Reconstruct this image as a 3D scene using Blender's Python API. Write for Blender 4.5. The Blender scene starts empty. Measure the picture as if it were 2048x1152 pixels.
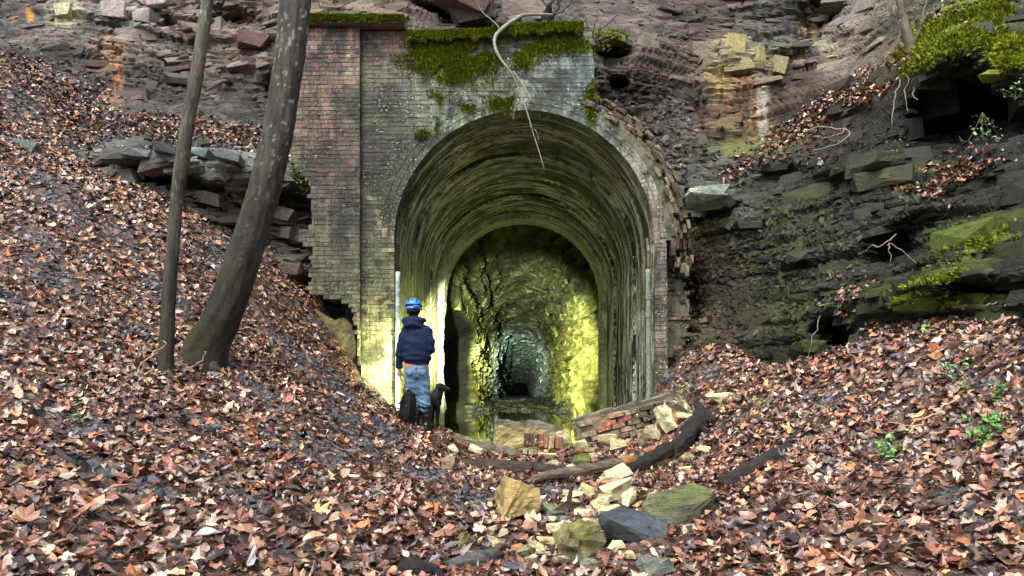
import bpy, bmesh, math, random
import numpy as np
from mathutils import Vector, Matrix, Euler

random.seed(7)
rng = np.random.default_rng(11)
sc = bpy.context.scene
COL = sc.collection
R = math.radians

# ------------------------------------------------------------------ camera, sky, sun, exposure
F, CX, CY, CAMZ = 1480.0, 1040.0, 785.0, 1.1          # focal length and vanishing point of the photograph, in its pixels
cam_d = bpy.data.cameras.new('camera')
cam = bpy.data.objects.new('camera', cam_d)
COL.objects.link(cam)
cam.location = (0, 0, CAMZ)
cam.rotation_euler = (R(90), 0, 0)
cam_d.sensor_width = 36.0
cam_d.lens = 36.0 * F / 2048.0
cam_d.shift_x = -(CX - 1024) / 2048.0
cam_d.shift_y = (CY - 576) / 2048.0
cam_d.clip_start = 0.05
cam_d.clip_end = 400
sc.camera = cam

SUN_EL, SUN_AZ = 58, 205                               # azimuth measured from +Y clockwise
world = bpy.data.worlds.new('World')
sc.world = world
world.use_nodes = True
wn, wl = world.node_tree.nodes, world.node_tree.links
wn.clear()
sky = wn.new('ShaderNodeTexSky')
sky.sky_type = 'NISHITA'
sky.sun_disc = False
sky.sun_elevation = R(SUN_EL)
sky.sun_rotation = R(SUN_AZ)
sky.dust_density = 6.0
sky.air_density = 1.0
sky.ozone_density = 1.0
hs = wn.new('ShaderNodeHueSaturation')
hs.inputs['Saturation'].default_value = 0.40           # an overcast, nearly white sky
bg = wn.new('ShaderNodeBackground')
bg.inputs['Strength'].default_value = 0.15
wo = wn.new('ShaderNodeOutputWorld')
wl.new(sky.outputs[0], hs.inputs['Color'])
wl.new(hs.outputs[0], bg.inputs['Color'])
wl.new(bg.outputs[0], wo.inputs['Surface'])

sun_d = bpy.data.lights.new('sun', 'SUN')
sun_d.energy = 1.1
sun_d.angle = R(42)
sun_d.color = (1.0, 0.97, 0.93)
sun = bpy.data.objects.new('sun', sun_d)
COL.objects.link(sun)
az, el = R(SUN_AZ), R(SUN_EL)
sdir = Vector((math.sin(az) * math.cos(el), math.cos(az) * math.cos(el), math.sin(el)))
sun.rotation_euler = sdir.to_track_quat('Z', 'Y').to_euler()
sun.location = (0, -5, 20)

vs = sc.view_settings
vs.view_transform = 'Standard'
vs.look = 'None'
vs.gamma = 1.0
vs.use_curve_mapping = False
vs.exposure = 1.08
sc.cycles.max_bounces = 6
sc.cycles.diffuse_bounces = 3
sc.cycles.glossy_bounces = 3
sc.cycles.use_denoising = True


# ------------------------------------------------------------------ helpers
def lin(c):
    c = np.asarray(c, float) / 255.0
    return np.where(c <= 0.04045, c / 12.92, ((c + 0.055) / 1.055) ** 2.4)


def P(px, py, d):
    return np.array([(px - CX) / F * d, d, CAMZ + (CY - py) / F * d])


def V(px, py, d):
    return Vector(P(px, py, d))


def to_px(p):
    p = np.asarray(p)
    d = np.maximum(p[..., 1], 0.05)
    return CX + p[..., 0] / d * F, CY - (p[..., 2] - CAMZ) / d * F


def hsh(a, b=0, c=0, seed=0):
    a = np.asarray(a).astype(np.int64); b = np.asarray(b).astype(np.int64); c = np.asarray(c).astype(np.int64)
    n = (a * 374761393 + b * 668265263 + c * 1440662683 + seed * 974634777) & 0xFFFFFFFF
    n = ((n ^ (n >> 13)) * 1274126177) & 0xFFFFFFFF
    n = ((n ^ (n >> 15)) * 2246822519) & 0xFFFFFFFF
    n = n ^ (n >> 16)
    return n / 4294967296.0


def vnoise(p, seed=0):
    i = np.floor(p).astype(np.int64)
    f = p - i
    f = f * f * (3 - 2 * f)
    r = 0
    for dx in (0, 1):
        wx = f[:, 0] if dx else 1 - f[:, 0]
        for dy in (0, 1):
            wy = f[:, 1] if dy else 1 - f[:, 1]
            for dz in (0, 1):
                wz = f[:, 2] if dz else 1 - f[:, 2]
                r = r + wx * wy * wz * hsh(i[:, 0] + dx, i[:, 1] + dy, i[:, 2] + dz, seed)
    return r


def fbm(p, scale=1.0, octaves=4, seed=0, gain=0.5):
    p = np.asarray(p, float) * scale
    a, s, t = 1.0, 0.0, 0.0
    for k in range(octaves):
        s = s + a * (vnoise(p, seed + k) - 0.5)
        t += a
        a *= gain
        p = p * 2.03 + 7.3
    return s / t * 2


def sstep(a, b, x):
    t = np.clip((x - a) / (b - a), 0, 1)
    return t * t * (3 - 2 * t)


class TPS:
    def __init__(self, xy, v, scale=1.0, smooth=1e-3):
        self.xy = np.asarray(xy, float) / scale
        self.s = scale
        n = len(self.xy)
        K = self.U(np.linalg.norm(self.xy[:, None] - self.xy[None], axis=2)) + smooth * np.eye(n)
        Pm = np.c_[np.ones(n), self.xy]
        A = np.zeros((n + 3, n + 3))
        A[:n, :n] = K; A[:n, n:] = Pm; A[n:, :n] = Pm.T
        self.w = np.linalg.solve(A, np.r_[np.asarray(v, float), 0, 0, 0])

    @staticmethod
    def U(r):
        return np.where(r > 1e-9, r * r * np.log(np.maximum(r, 1e-9)), 0.0)

    def __call__(self, x, y):
        q = np.c_[np.ravel(x), np.ravel(y)] / self.s
        out = np.empty(len(q))
        for a in range(0, len(q), 60000):
            b = q[a:a + 60000]
            r = np.linalg.norm(b[:, None] - self.xy[None], axis=2)
            out[a:a + 60000] = self.U(r) @ self.w[:-3] + self.w[-3] + b @ self.w[-2:]
        return out.reshape(np.shape(x))


def mesh_np(name, verts, faces, mat=None, parent=None, col=None, uv=None, smooth=False):
    """faces: an (n, k) index array or a list of such arrays."""
    if isinstance(faces, np.ndarray):
        faces = [faces]
    me = bpy.data.meshes.new(name)
    verts = np.asarray(verts, np.float32)
    me.vertices.add(len(verts))
    me.vertices.foreach_set('co', verts.ravel())
    nl = sum(f.size for f in faces); npoly = sum(len(f) for f in faces)
    me.loops.add(nl)
    li = np.concatenate([f.ravel() for f in faces]).astype(np.int32)
    me.loops.foreach_set('vertex_index', li)
    me.polygons.add(npoly)
    sizes = np.concatenate([np.full(len(f), f.shape[1]) for f in faces])
    me.polygons.foreach_set('loop_start', np.r_[0, np.cumsum(sizes)[:-1]].astype(np.int32))
    me.update(calc_edges=True)
    me.polygons.foreach_set('use_smooth', np.full(npoly, bool(smooth)))
    if col is not None:
        ca = me.color_attributes.new('Col', 'FLOAT_COLOR', 'POINT')
        col = np.asarray(col, np.float32)
        ca.data.foreach_set('color', np.c_[col[:, :3], np.ones(len(col))].astype(np.float32).ravel())
    if uv is not None:
        ul = me.uv_layers.new(name='UVMap')
        ul.data.foreach_set('uv', np.asarray(uv, np.float32)[li].ravel())
    me.validate()
    o = bpy.data.objects.new(name, me)
    COL.objects.link(o)
    if mat:
        me.materials.append(mat)
    if parent:
        o.parent = parent
    return o


def grid_faces(nu, nv):
    i = np.arange(nu * nv).reshape(nv, nu)
    return np.stack([i[:-1, :-1], i[:-1, 1:], i[1:, 1:], i[1:, :-1]], -1).reshape(-1, 4)


def bm_obj(name, bm, mat=None, parent=None, smooth=False):
    me = bpy.data.meshes.new(name)
    bmesh.ops.recalc_face_normals(bm, faces=bm.faces)
    bm.to_mesh(me)
    bm.free()
    if smooth:
        me.polygons.foreach_set('use_smooth', np.ones(len(me.polygons), bool))
    o = bpy.data.objects.new(name, me)
    COL.objects.link(o)
    if mat:
        me.materials.append(mat)
    if parent:
        o.parent = parent
    return o


def tag(o, label=None, cat=None, group=None, kind=None):
    if label: o['label'] = label
    if cat: o['category'] = cat
    if group: o['group'] = group
    if kind: o['kind'] = kind
    return o


def empty(name, loc=(0, 0, 0), rot=(0, 0, 0)):
    o = bpy.data.objects.new(name, None)
    COL.objects.link(o)
    o.empty_display_size = 0.1
    o.location = loc
    o.rotation_euler = rot
    return o


# ---- materials
class NT:
    def __init__(self, name):
        self.m = bpy.data.materials.new(name)
        self.m.use_nodes = True
        self.n = self.m.node_tree.nodes
        self.l = self.m.node_tree.links
        self.b = self.n['Principled BSDF']

    def new(self, t, **kw):
        n = self.n.new(t)
        for k, v in kw.items():
            setattr(n, k, v)
        return n

    def set(self, sock, v):
        if isinstance(v, bpy.types.NodeSocket):
            self.l.new(v, sock)
        elif isinstance(v, (tuple, list, np.ndarray)) and len(v) == 3 and sock.type == 'RGBA':
            sock.default_value = (*[float(q) for q in v], 1)
        else:
            sock.default_value = v

    def pos(self):
        return self.new('ShaderNodeNewGeometry').outputs['Position']

    def objc(self):
        return self.new('ShaderNodeTexCoord').outputs['Object']

    def uv(self):
        return self.new('ShaderNodeTexCoord').outputs['UV']

    def mapping(self, vec, scale=(1, 1, 1), loc=(0, 0, 0)):
        m = self.new('ShaderNodeMapping')
        self.l.new(vec, m.inputs['Vector'])
        m.inputs['Scale'].default_value = scale
        m.inputs['Location'].default_value = loc
        return m.outputs[0]

    def noise(self, vec, scale, detail=4, rough=0.6, dist=0.0):
        t = self.new('ShaderNodeTexNoise')
        self.l.new(vec, t.inputs['Vector'])
        t.inputs['Scale'].default_value = scale
        t.inputs['Detail'].default_value = detail
        t.inputs['Roughness'].default_value = rough
        t.inputs['Distortion'].default_value = dist
        return t.outputs['Fac']

    def voro(self, vec, scale, feature='F1'):
        t = self.new('ShaderNodeTexVoronoi', feature=feature)
        self.l.new(vec, t.inputs['Vector'])
        t.inputs['Scale'].default_value = scale
        return t.outputs['Distance']

    def ramp(self, fac, a, b, lo=0.0, hi=1.0):
        m = self.new('ShaderNodeMapRange')
        self.set(m.inputs[0], fac)
        m.inputs[1].default_value = a; m.inputs[2].default_value = b
        m.inputs[3].default_value = lo; m.inputs[4].default_value = hi
        return m.outputs[0]

    def mix(self, fac, a, b, blend='MIX'):
        m = self.new('ShaderNodeMix', data_type='RGBA', blend_type=blend)
        self.set(m.inputs[0], fac)
        self.set(m.inputs[6], a)
        self.set(m.inputs[7], b)
        return m.outputs[2]

    def math(self, op, a, b=0.0):
        m = self.new('ShaderNodeMath', operation=op)
        self.set(m.inputs[0], a); self.set(m.inputs[1], b)
        return m.outputs[0]

    def attr(self, name='Col'):
        return self.new('ShaderNodeAttribute', attribute_name=name).outputs['Color']

    def bump(self, h, strength=0.5, dist=0.02):
        b = self.new('ShaderNodeBump')
        self.l.new(h, b.inputs['Height'])
        b.inputs['Strength'].default_value = strength
        b.inputs['Distance'].default_value = dist
        self.l.new(b.outputs[0], self.b.inputs['Normal'])

    def out(self, color, rough=0.8, spec=0.4):
        self.set(self.b.inputs['Base Color'], color)
        self.set(self.b.inputs['Roughness'], rough)
        self.set(self.b.inputs['Specular IOR Level'], spec)
        return self.m


def scale_col(t, c, fac):
    v = t.new('ShaderNodeVectorMath', operation='SCALE')
    t.set(v.inputs[0], c)
    t.set(v.inputs['Scale'], fac)
    return v.outputs[0]


def earth_mat(name, src='attr', scale=8.0, amt=0.5, rough=(0.35, 0.9), bump=0.6, bdist=0.03, stretch=(1, 1, 1), spec=0.4, flat=None, objspace=False):
    """rock, wood, soil ...: own colour from the mesh, the object or a constant, broken up by grain."""
    t = NT(name)
    p = t.objc() if objspace else t.pos()
    p = t.mapping(p, stretch)
    if src == 'attr':
        c = t.attr()
    elif src == 'obj':
        c = t.new('ShaderNodeObjectInfo').outputs['Color']
    else:
        c = t.new('ShaderNodeRGB').outputs[0]
        c.default_value = (*[float(q) for q in flat], 1)
    n1 = t.noise(p, scale, 6, 0.65)
    n2 = t.noise(p, scale * 5.3, 4, 0.7)
    n3 = t.noise(p, scale * 18, 3, 0.7)
    k = t.math('ADD', t.ramp(n1, 0.32, 0.68, 1 - amt, 1 + amt), t.ramp(n2, 0.32, 0.68, -amt * .7, amt * .7))
    k = t.math('ADD', k, t.ramp(n3, 0.32, 0.68, -amt * .5, amt * .5))
    c = scale_col(t, c, t.math('MAXIMUM', k, 0.12))
    h = t.math('ADD', n1, t.math('ADD', t.math('MULTIPLY', n2, 0.5), t.math('MULTIPLY', n3, 0.22)))
    t.bump(h, bump, bdist)
    return t.out(c, t.ramp(n1, 0.3, 0.7, rough[0], rough[1]), spec)


M = {}
M['cliff'] = earth_mat('cliff_rock', 'attr', 5.0, 0.5, (0.3, 0.8), 1.0, 0.06, (1, 1, 3.5))
M['soil'] = earth_mat('dark_soil', 'attr', 14.0, 0.5, (0.4, 0.9), 0.9, 0.03)
M['stone'] = earth_mat('stone', 'obj', 7.0, 0.5, (0.35, 0.85), 0.9, 0.03, objspace=True)
M['stonev'] = earth_mat('stone_vc', 'attr', 8.0, 0.5, (0.35, 0.85), 1.0, 0.03, (1, 1, 2.5))
M['wood'] = earth_mat('wet_wood', 'obj', 7.0, 0.65, (0.3, 0.75), 1.0, 0.03, (1, 4, 4), objspace=True)
M['woodv'] = earth_mat('bark_vc', 'attr', 10.0, 0.45, (0.5, 0.9), 1.0, 0.02, (1, 1, 0.3))
M['twig'] = earth_mat('twig', 'obj', 20.0, 0.35, (0.5, 0.8), 0.3, 0.01)
M['mossv'] = earth_mat('moss', 'attr', 30.0, 0.45, (0.8, 1.0), 1.0, 0.02, spec=0.15)


def leaf_mat(name, src):
    t = NT(name)
    c = t.attr() if src == 'attr' else t.new('ShaderNodeObjectInfo').outputs['Color']
    n = t.noise(t.pos(), 45.0, 4, 0.7)
    c = scale_col(t, c, t.ramp(n, 0.25, 0.75, 0.55, 1.4))
    t.bump(n, 0.35, 0.006)
    return t.out(c, t.ramp(t.noise(t.pos(), 9.0, 2), 0.3, 0.7, 0.14, 0.42), 0.65)


M['leaf'] = leaf_mat('dead_leaf', 'attr')
M['leafo'] = leaf_mat('dead_leaf_single', 'obj')


# ------------------------------------------------------------------ the ground
G = [  # px, py, distance
    (0, 1152, 3.5), (300, 1152, 3.8), (600, 1152, 4.0), (1024, 1152, 4.2), (1500, 1152, 4.1), (1800, 1152, 3.9), (2048, 1152, 3.7),
    (0, 950, 4.7), (300, 950, 5.2), (600, 950, 5.9), (850, 1000, 5.8), (1024, 1020, 5.7), (1300, 1050, 5.3), (1560, 1000, 5.4), (1800, 950, 5.4), (2048, 920, 4.9),
    (0, 760, 6.0), (200, 780, 6.4), (335, 752, 7.4), (410, 738, 7.8), (560, 800, 7.6), (700, 830, 8.2), (760, 930, 7.2), (850, 920, 7.8),
    (0, 560, 7.7), (150, 560, 8.3), (300, 520, 9.6), (0, 420, 9.0), (120, 400, 9.6), (240, 400, 10.3), (370, 480, 10.4), (500, 560, 10.6), (570, 615, 10.9), (650, 668, 11.2), (675, 722, 11.2), (733, 778, 11.1), (794, 826, 10.8),
    (830, 857, 10.2), (880, 862, 10.5), (905, 885, 10.1), (950, 950, 7.4), (1050, 950, 7.4), (940, 915, 8.6), (1060, 915, 9.0), (1200, 895, 9.2), (1180, 950, 7.4), (1300, 900, 9.0), (1420, 930, 7.2),
    (1440, 860, 8.4), (1400, 790, 9.8), (1345, 725, 11.3), (1330, 790, 10.9), (1420, 690, 10.7), (1480, 720, 9.9), (1560, 740, 9.0), (1640, 715, 8.6), (1700, 760, 7.4), (1760, 680, 7.8), (1900, 670, 6.9), (2048, 660, 6.3),
    (1420, 745, 11.7), (1500, 770, 11.2), (1600, 790, 10.0), (1700, 770, 9.2), (1800, 740, 8.7), (1950, 725, 8.0), (2100, 715, 7.4), (1560, 760, 10.8), (1400, 800, 12.5), (1750, 800, 10.5), (2000, 760, 9.5),
    (1600, 850, 6.9), (1850, 800, 6.3), (2048, 780, 5.6),
    (0, 130, 12.3), (0, 250, 11.0), (120, 290, 11.6), (-150, 300, 9.6), (-200, 100, 11.5), (-200, 700, 5.6), (2250, 640, 5.6), (2250, 1000, 4.0),
]
gp = np.array([P(*g) for g in G])
extra = np.array([[-8, 2, 1.9], [-3, 1, .1], [0, 1, -.05], [3, 1, .1], [7, 2, 1.9], [0.0, -3, 0.0], [0.1, 11.4, .12], [.1, 12.5, .0], [-1.0, 11.6, .2], [1.2, 11.5, .25], [-12, 5, 4.5], [10, 5, 3.5],
                  [-13, 12, 7.2], [-9.0, 13.4, 6.4], [-11, 15, 6.8], [-7, 14, 5.6], [-4, 13.5, 4.0], [4.5, 13, 1.2], [10, 12, 2.5], [0, 14, 0]])
gp = np.r_[gp, extra]
gtps = TPS(gp[:, :2], gp[:, 2], 3.0, 0.01)
TCX = 0.062          # the tunnel's axis
WATER_Z = 0.29


def ground_base(x, y):
    z = gtps(x, y)
    inside = sstep(10.7, 11.5, y) * (1 - sstep(1.75, 2.15, np.abs(x - TCX)))
    return z * (1 - inside) + (0.0) * inside


NU, NV = 400, 310
u = np.linspace(-1, 1, NU); v = np.linspace(0, 1, NV)
yy = -1.5 + 16.0 * v ** 1.15
UU, YY = np.meshgrid(u, yy)
XX = np.sign(UU) * (np.abs(UU) ** 1.15) * (4.0 + 0.85 * np.maximum(YY, 0))
ZZ = ground_base(XX, YY)
gpos = np.c_[XX.ravel(), YY.ravel(), ZZ.ravel()]
ZZ = ZZ + (0.10 * fbm(gpos, 1.1, 4, 3) + 0.045 * fbm(gpos, 6.0, 3, 5) + 0.02 * fbm(gpos, 22.0, 2, 8)).reshape(ZZ.shape)
gpos[:, 2] = ZZ.ravel()
gcol = lin((46, 42, 40)) * (1 + 0.5 * fbm(gpos, 3.0, 4, 9))[:, None]
t = NT('forest_floor')                                   # rotted leaf mould and black grit under the loose leaves
p_ = t.pos()
vo = t.new('ShaderNodeTexVoronoi', feature='F1')
t.l.new(t.mapping(p_, (1, 1, .6)), vo.inputs['Vector'])
vo.inputs['Scale'].default_value = 19.0
sp_ = t.new('ShaderNodeSeparateColor'); t.l.new(vo.outputs['Color'], sp_.inputs[0])
mould = t.mix(t.ramp(sp_.outputs[0], .15, .9), tuple(lin((34, 28, 27))), tuple(lin((92, 66, 54))))
mould = t.mix(t.ramp(sp_.outputs[1], .8, .9), mould, tuple(lin((124, 104, 92))))
mould = scale_col(t, mould, t.ramp(t.noise(p_, 60, 4, .7), .3, .7, .5, 1.4))
t.bump(t.math('ADD', vo.outputs['Distance'], t.noise(p_, 40, 4)), .9, .02)
M['floor'] = t.out(mould, t.ramp(sp_.outputs[2], 0, 1, .25, .7), .5)
ground = mesh_np('ground', gpos, grid_faces(NU, NV), M['floor'], col=gcol, smooth=True)
tag(ground, kind='structure')


def gz(x, y):
    """height of the finished ground, by bilinear look-up on its grid"""
    x = np.asarray(x, float); y = np.asarray(y, float)
    vv = np.clip(((y + 1.5) / 16.0), 0, 1) ** (1 / 1.15) * (NV - 1)
    w = x / (4.0 + 0.85 * np.maximum(y, 0))
    uu = (np.sign(w) * np.abs(w) ** (1 / 1.15) + 1) / 2 * (NU - 1)
    uu = np.clip(uu, 0, NU - 1.001); vv = np.clip(vv, 0, NV - 1.001)
    i = uu.astype(int); j = vv.astype(int); fu = uu - i; fv = vv - j
    return (ZZ[j, i] * (1 - fu) * (1 - fv) + ZZ[j, i + 1] * fu * (1 - fv) + ZZ[j + 1, i] * (1 - fu) * fv + ZZ[j + 1, i + 1] * fu * fv)


def gnormal(x, y, e=0.12):
    dx = (gz(x + e, y) - gz(x - e, y)) / (2 * e)
    dy = (gz(x, y + e) - gz(x, y - e)) / (2 * e)
    n = np.stack([-dx, -dy, np.ones_like(dx)], -1)
    return n / np.linalg.norm(n, axis=-1, keepdims=True)


def on_ground(px, py, d0=None):
    """where the line of sight through a photo pixel meets the ground"""
    ds = np.linspace(2.5, 12.5, 1500)
    p = np.array([P(px, py, d) for d in ds])
    g = gz(p[:, 0], p[:, 1])
    k = np.argmax(p[:, 2] <= g)
    if p[k, 2] > g[k]:
        k = len(ds) - 1
    q = p[k].copy(); q[2] = g[k]
    return Vector(q)


# ------------------------------------------------------------------ the cliff
C = [
    (1345, 730, 11.7), (1400, 600, 12.2), (1390, 450, 12.4), (1480, 700, 10.8), (1600, 720, 9.3), (1700, 680, 8.6), (1800, 665, 8.0), (1950, 645, 7.2), (2048, 635, 6.7), (2200, 620, 6.0),
    (1500, 560, 11.6), (1600, 450, 10.9), (1600, 560, 10.2), (1700, 350, 10.3), (1720, 260, 10.8), (1750, 500, 9.3), (1850, 520, 8.3), (1850, 400, 9.2), (2048, 480, 7.2), (1950, 300, 9.1), (2048, 300, 8.4), (2200, 400, 7.0),
    (1850, 150, 9.8), (1950, 60, 10.0), (2048, 20, 10.0), (1880, 20, 10.8), (1800, 130, 10.9), (2048, 150, 9.0), (1990, 140, 9.2), (1920, 220, 10.3), (2200, 100, 9.0), (2200, -150, 10.5),
    (1300, 300, 12.9), (1400, 320, 12.9), (1550, 300, 12.6), (1450, 380, 12.3), (1650, 230, 12.3), (1560, 200, 13.3), (1700, 100, 13.4), (1600, 0, 14.4), (1400, 0, 14.8), (1400, 150, 13.9), (1200, 0, 14.6), (1210, 200, 13.0), (1250, 110, 13.0), (1800, 0, 12.6), (1700, -200, 15.5), (1300, -200, 16.0),
    (900, 30, 13.6), (700, 20, 13.5), (800, 90, 13.1), (1000, 90, 13.1), (1100, 40, 13.6), (900, -200, 15.5),
    (0, 0, 14.6), (300, 0, 14.6), (550, 0, 14.1), (300, 150, 14.0), (450, 100, 14.1), (500, 200, 13.5), (0, 120, 13.4), (230, 200, 13.6), (120, 60, 14.0), (-200, 50, 13.0), (-200, -200, 14.5), (300, -200, 16.0), (600, -200, 15.6),
    (350, 245, 13.2), (500, 270, 12.9), (350, 275, 12.2), (480, 288, 12.2), (100, 200, 12.6), (200, 260, 12.2),
    (240, 300, 11.3), (340, 305, 11.3), (440, 320, 11.5), (520, 330, 11.8), (600, 330, 12.0), (300, 350, 11.3), (400, 400, 11.4), (500, 450, 11.7), (600, 480, 12.0), (600, 590, 12.0), (420, 520, 11.3), (520, 560, 11.6), (660, 620, 12.0), (300, 430, 11.2), (200, 330, 11.3),
    (150, 380, 10.9), (0, 350, 10.6), (-200, 400, 9.8), (300, 700, 10.8), (650, 800, 12.0), (0, 700, 9.5), (-200, 800, 9.0), (1345, 900, 11.8), (1600, 900, 9.3), (1900, 900, 7.6), (2200, 900, 6.5), (1000, 300, 12.9), (1000, 700, 12.9),
]
ca_ = np.array(C, float)
ctps = TPS(ca_[:, :2], ca_[:, 2], 300.0, 0.003)
STEP = 3.2
cpx = np.arange(-260, 2330, STEP); cpy = np.arange(-260, 900, STEP)
PX, PY = np.meshgrid(cpx, cpy)
D = ctps(PX, PY)
D_smooth = D.copy()


def gauss(cx, cy, rx, ry, rot=0):
    a = R(rot)
    dx, dy = PX - cx, PY - cy
    xr = dx * math.cos(a) + dy * math.sin(a); yr = -dx * math.sin(a) + dy * math.cos(a)
    return np.exp(-((xr / rx) ** 2 + (yr / ry) ** 2) ** 1.5)


for (cx, cy, rx, ry, rot, amt) in [
    (1662, 682, 34, 34, 0, 2.2), (1780, 500, 50, 22, -20, 0.7), (1910, 215, 78, 50, -20, 1.5), (2010, 235, 60, 50, 0, 1.0), (1228, 108, 34, 18, 0, .8), (1235, 170, 18, 14, 0, .5),
    (560, 180, 30, 26, 0, .6), (330, 360, 45, 16, 10, .6), (560, 400, 60, 18, 15, .5), (520, 580, 70, 20, 20, .9), (400, 370, 50, 14, 15, .4), (1375, 430, 26, 50, 0, .9), (1380, 620, 22, 70, 10, .5), (920, 40, 90, 14, 22, .8), (990, 60, 50, 20, 10, .5),
    (1560, 350, 50, 20, -10, .5), (1650, 370, 80, 22, -15, .5), (1850, 460, 90, 25, -20, .5), (1980, 590, 90, 20, -5, .5), (1950, 380, 70, 18, -25, .3), (1640, 20, 40, 60, 20, .8), (1590, 120, 35, 25, 0, .4), (480, 40, 50, 20, 15, .5), (330, 40, 25, 16, 30, .4), (1700, 240, 60, 25, -10, .5),
]:
    D = D + amt * gauss(cx, cy, rx, ry, rot)
for (cx, cy, rx, ry, rot, amt) in [                     # ledges that stand proud
    (1900, 95, 90, 40, -28, .55), (2025, 120, 45, 40, 0, .6), (1415, 388, 50, 12, 0, .45), (300, 315, 80, 18, 8, .35), (480, 345, 60, 14, 12, .35), (420, 460, 50, 25, 15, .25), (590, 540, 40, 30, 20, .35), (1800, 590, 90, 30, -10, .4), (1900, 560, 70, 25, -10, .35), (1740, 330, 60, 25, -25, .35), (1460, 110, 50, 40, 0, .35), (940, 15, 80, 16, 22, .4), (1215, 75, 30, 14, 0, .4),
]:
    D = D - amt * gauss(cx, cy, rx, ry, rot)
cp = np.stack([(PX - CX) / F * D, D, CAMZ + (CY - PY) / F * D], -1)


def grid_normals(p):
    du = np.gradient(p, axis=1); dv = np.gradient(p, axis=0)
    n = np.cross(du, dv)
    n /= np.linalg.norm(n, axis=-1, keepdims=True) + 1e-9
    return n


def strata(p, dip, along, seed=0, amp=1.0, levels=((0.55, .18), (.21, .13), (.08, .065))):
    """bedded rock: how far each bed and each block of a bed stands proud, and a random value per block"""
    x, y, z = p[:, 0], p[:, 1], p[:, 2]
    w = fbm(p, 0.5, 3, seed + 31) * 0.16 + fbm(p, 3.0, 2, seed + 37) * 0.02
    disp = np.zeros(len(p)); tone = np.zeros(len(p))
    for li_, (t, a) in enumerate(levels):
        s = (z + dip * x + w) / t
        k = np.floor(s); fs = s - k
        hk = hsh(k, li_, 5, seed)
        L = t * (1.6 + 3.5 * hk)
        al = (along + fbm(p, 1.5 / t * .3, 2, seed + 41 + li_) * t * 1.2) / L + hk * 17
        b = np.floor(al); fa = al - b
        r = hsh(k, b, li_, seed)
        es = np.minimum(fs, 1 - fs) * t; ea = np.minimum(fa, 1 - fa) * L
        crack = np.maximum(np.exp(-(es / 0.016) ** 2), 0.8 * np.exp(-(ea / 0.016) ** 2))
        disp += a * ((r - .5) * 1.0 + (hk - .5) * 1.0 - 0.55 * crack) * amp
        disp += a * .5 * (fs - .5) * (hsh(k, b, 9, seed) - .3) * amp
        tone += (r - .5) * (0.5 if li_ == 0 else 0.45) - 0.22 * crack
    return disp, tone


n0 = grid_normals(np.stack([(PX - CX) / F * D_smooth, D_smooth, CAMZ + (CY - PY) / F * D_smooth], -1))
flip = np.where((n0 * cp).sum(-1, keepdims=True) > 0, -1, 1)
n0 = n0 * flip
flat = cp.reshape(-1, 3)
pxf, pyf = PX.ravel(), PY.ravel()
dipv = np.where(pxf < 1150, 0.16, -0.05) * 1.0
dsp, tone = strata(flat, dipv, np.where(pxf > 1345, .75 * flat[:, 0] - .65 * flat[:, 1], flat[:, 0] + .3 * flat[:, 1]), 1)
smoothz = np.zeros_like(pxf)                            # soil and scree: weaker beds
for (cx, cy, rx, ry, rot, a) in [(1440, 560, 90, 130, 0, .85), (1330, 270, 90, 70, 30, .7), (1560, 300, 130, 60, -15, .7), (350, 262, 230, 26, 5, .9), (90, 220, 160, 90, 20, .9), (590, 620, 90, 40, 25, .8), (470, 310, 70, 20, 5, .4), (1760, 190, 90, 60, -40, .6), (1230, 200, 60, 60, 0, .5), (1480, 330, 80, 30, 0, .6)]:
    smoothz = np.maximum(smoothz, a * gauss(cx, cy, rx, ry, rot).ravel())
dsp = dsp * (1 - smoothz) + fbm(flat, 1.6, 4, 60, .5) * 0.12 + fbm(flat, 9.0, 3, 61) * (.015 + .03 * smoothz)
ease = np.clip(-(n0 * cp / np.linalg.norm(cp, axis=-1, keepdims=True)).sum(-1).ravel(), 0, 1)
flat = flat + n0.reshape(-1, 3) * (dsp * np.clip(ease * 1.5 - .15, .1, 1))[:, None]
cpos = flat.reshape(cp.shape)

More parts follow.
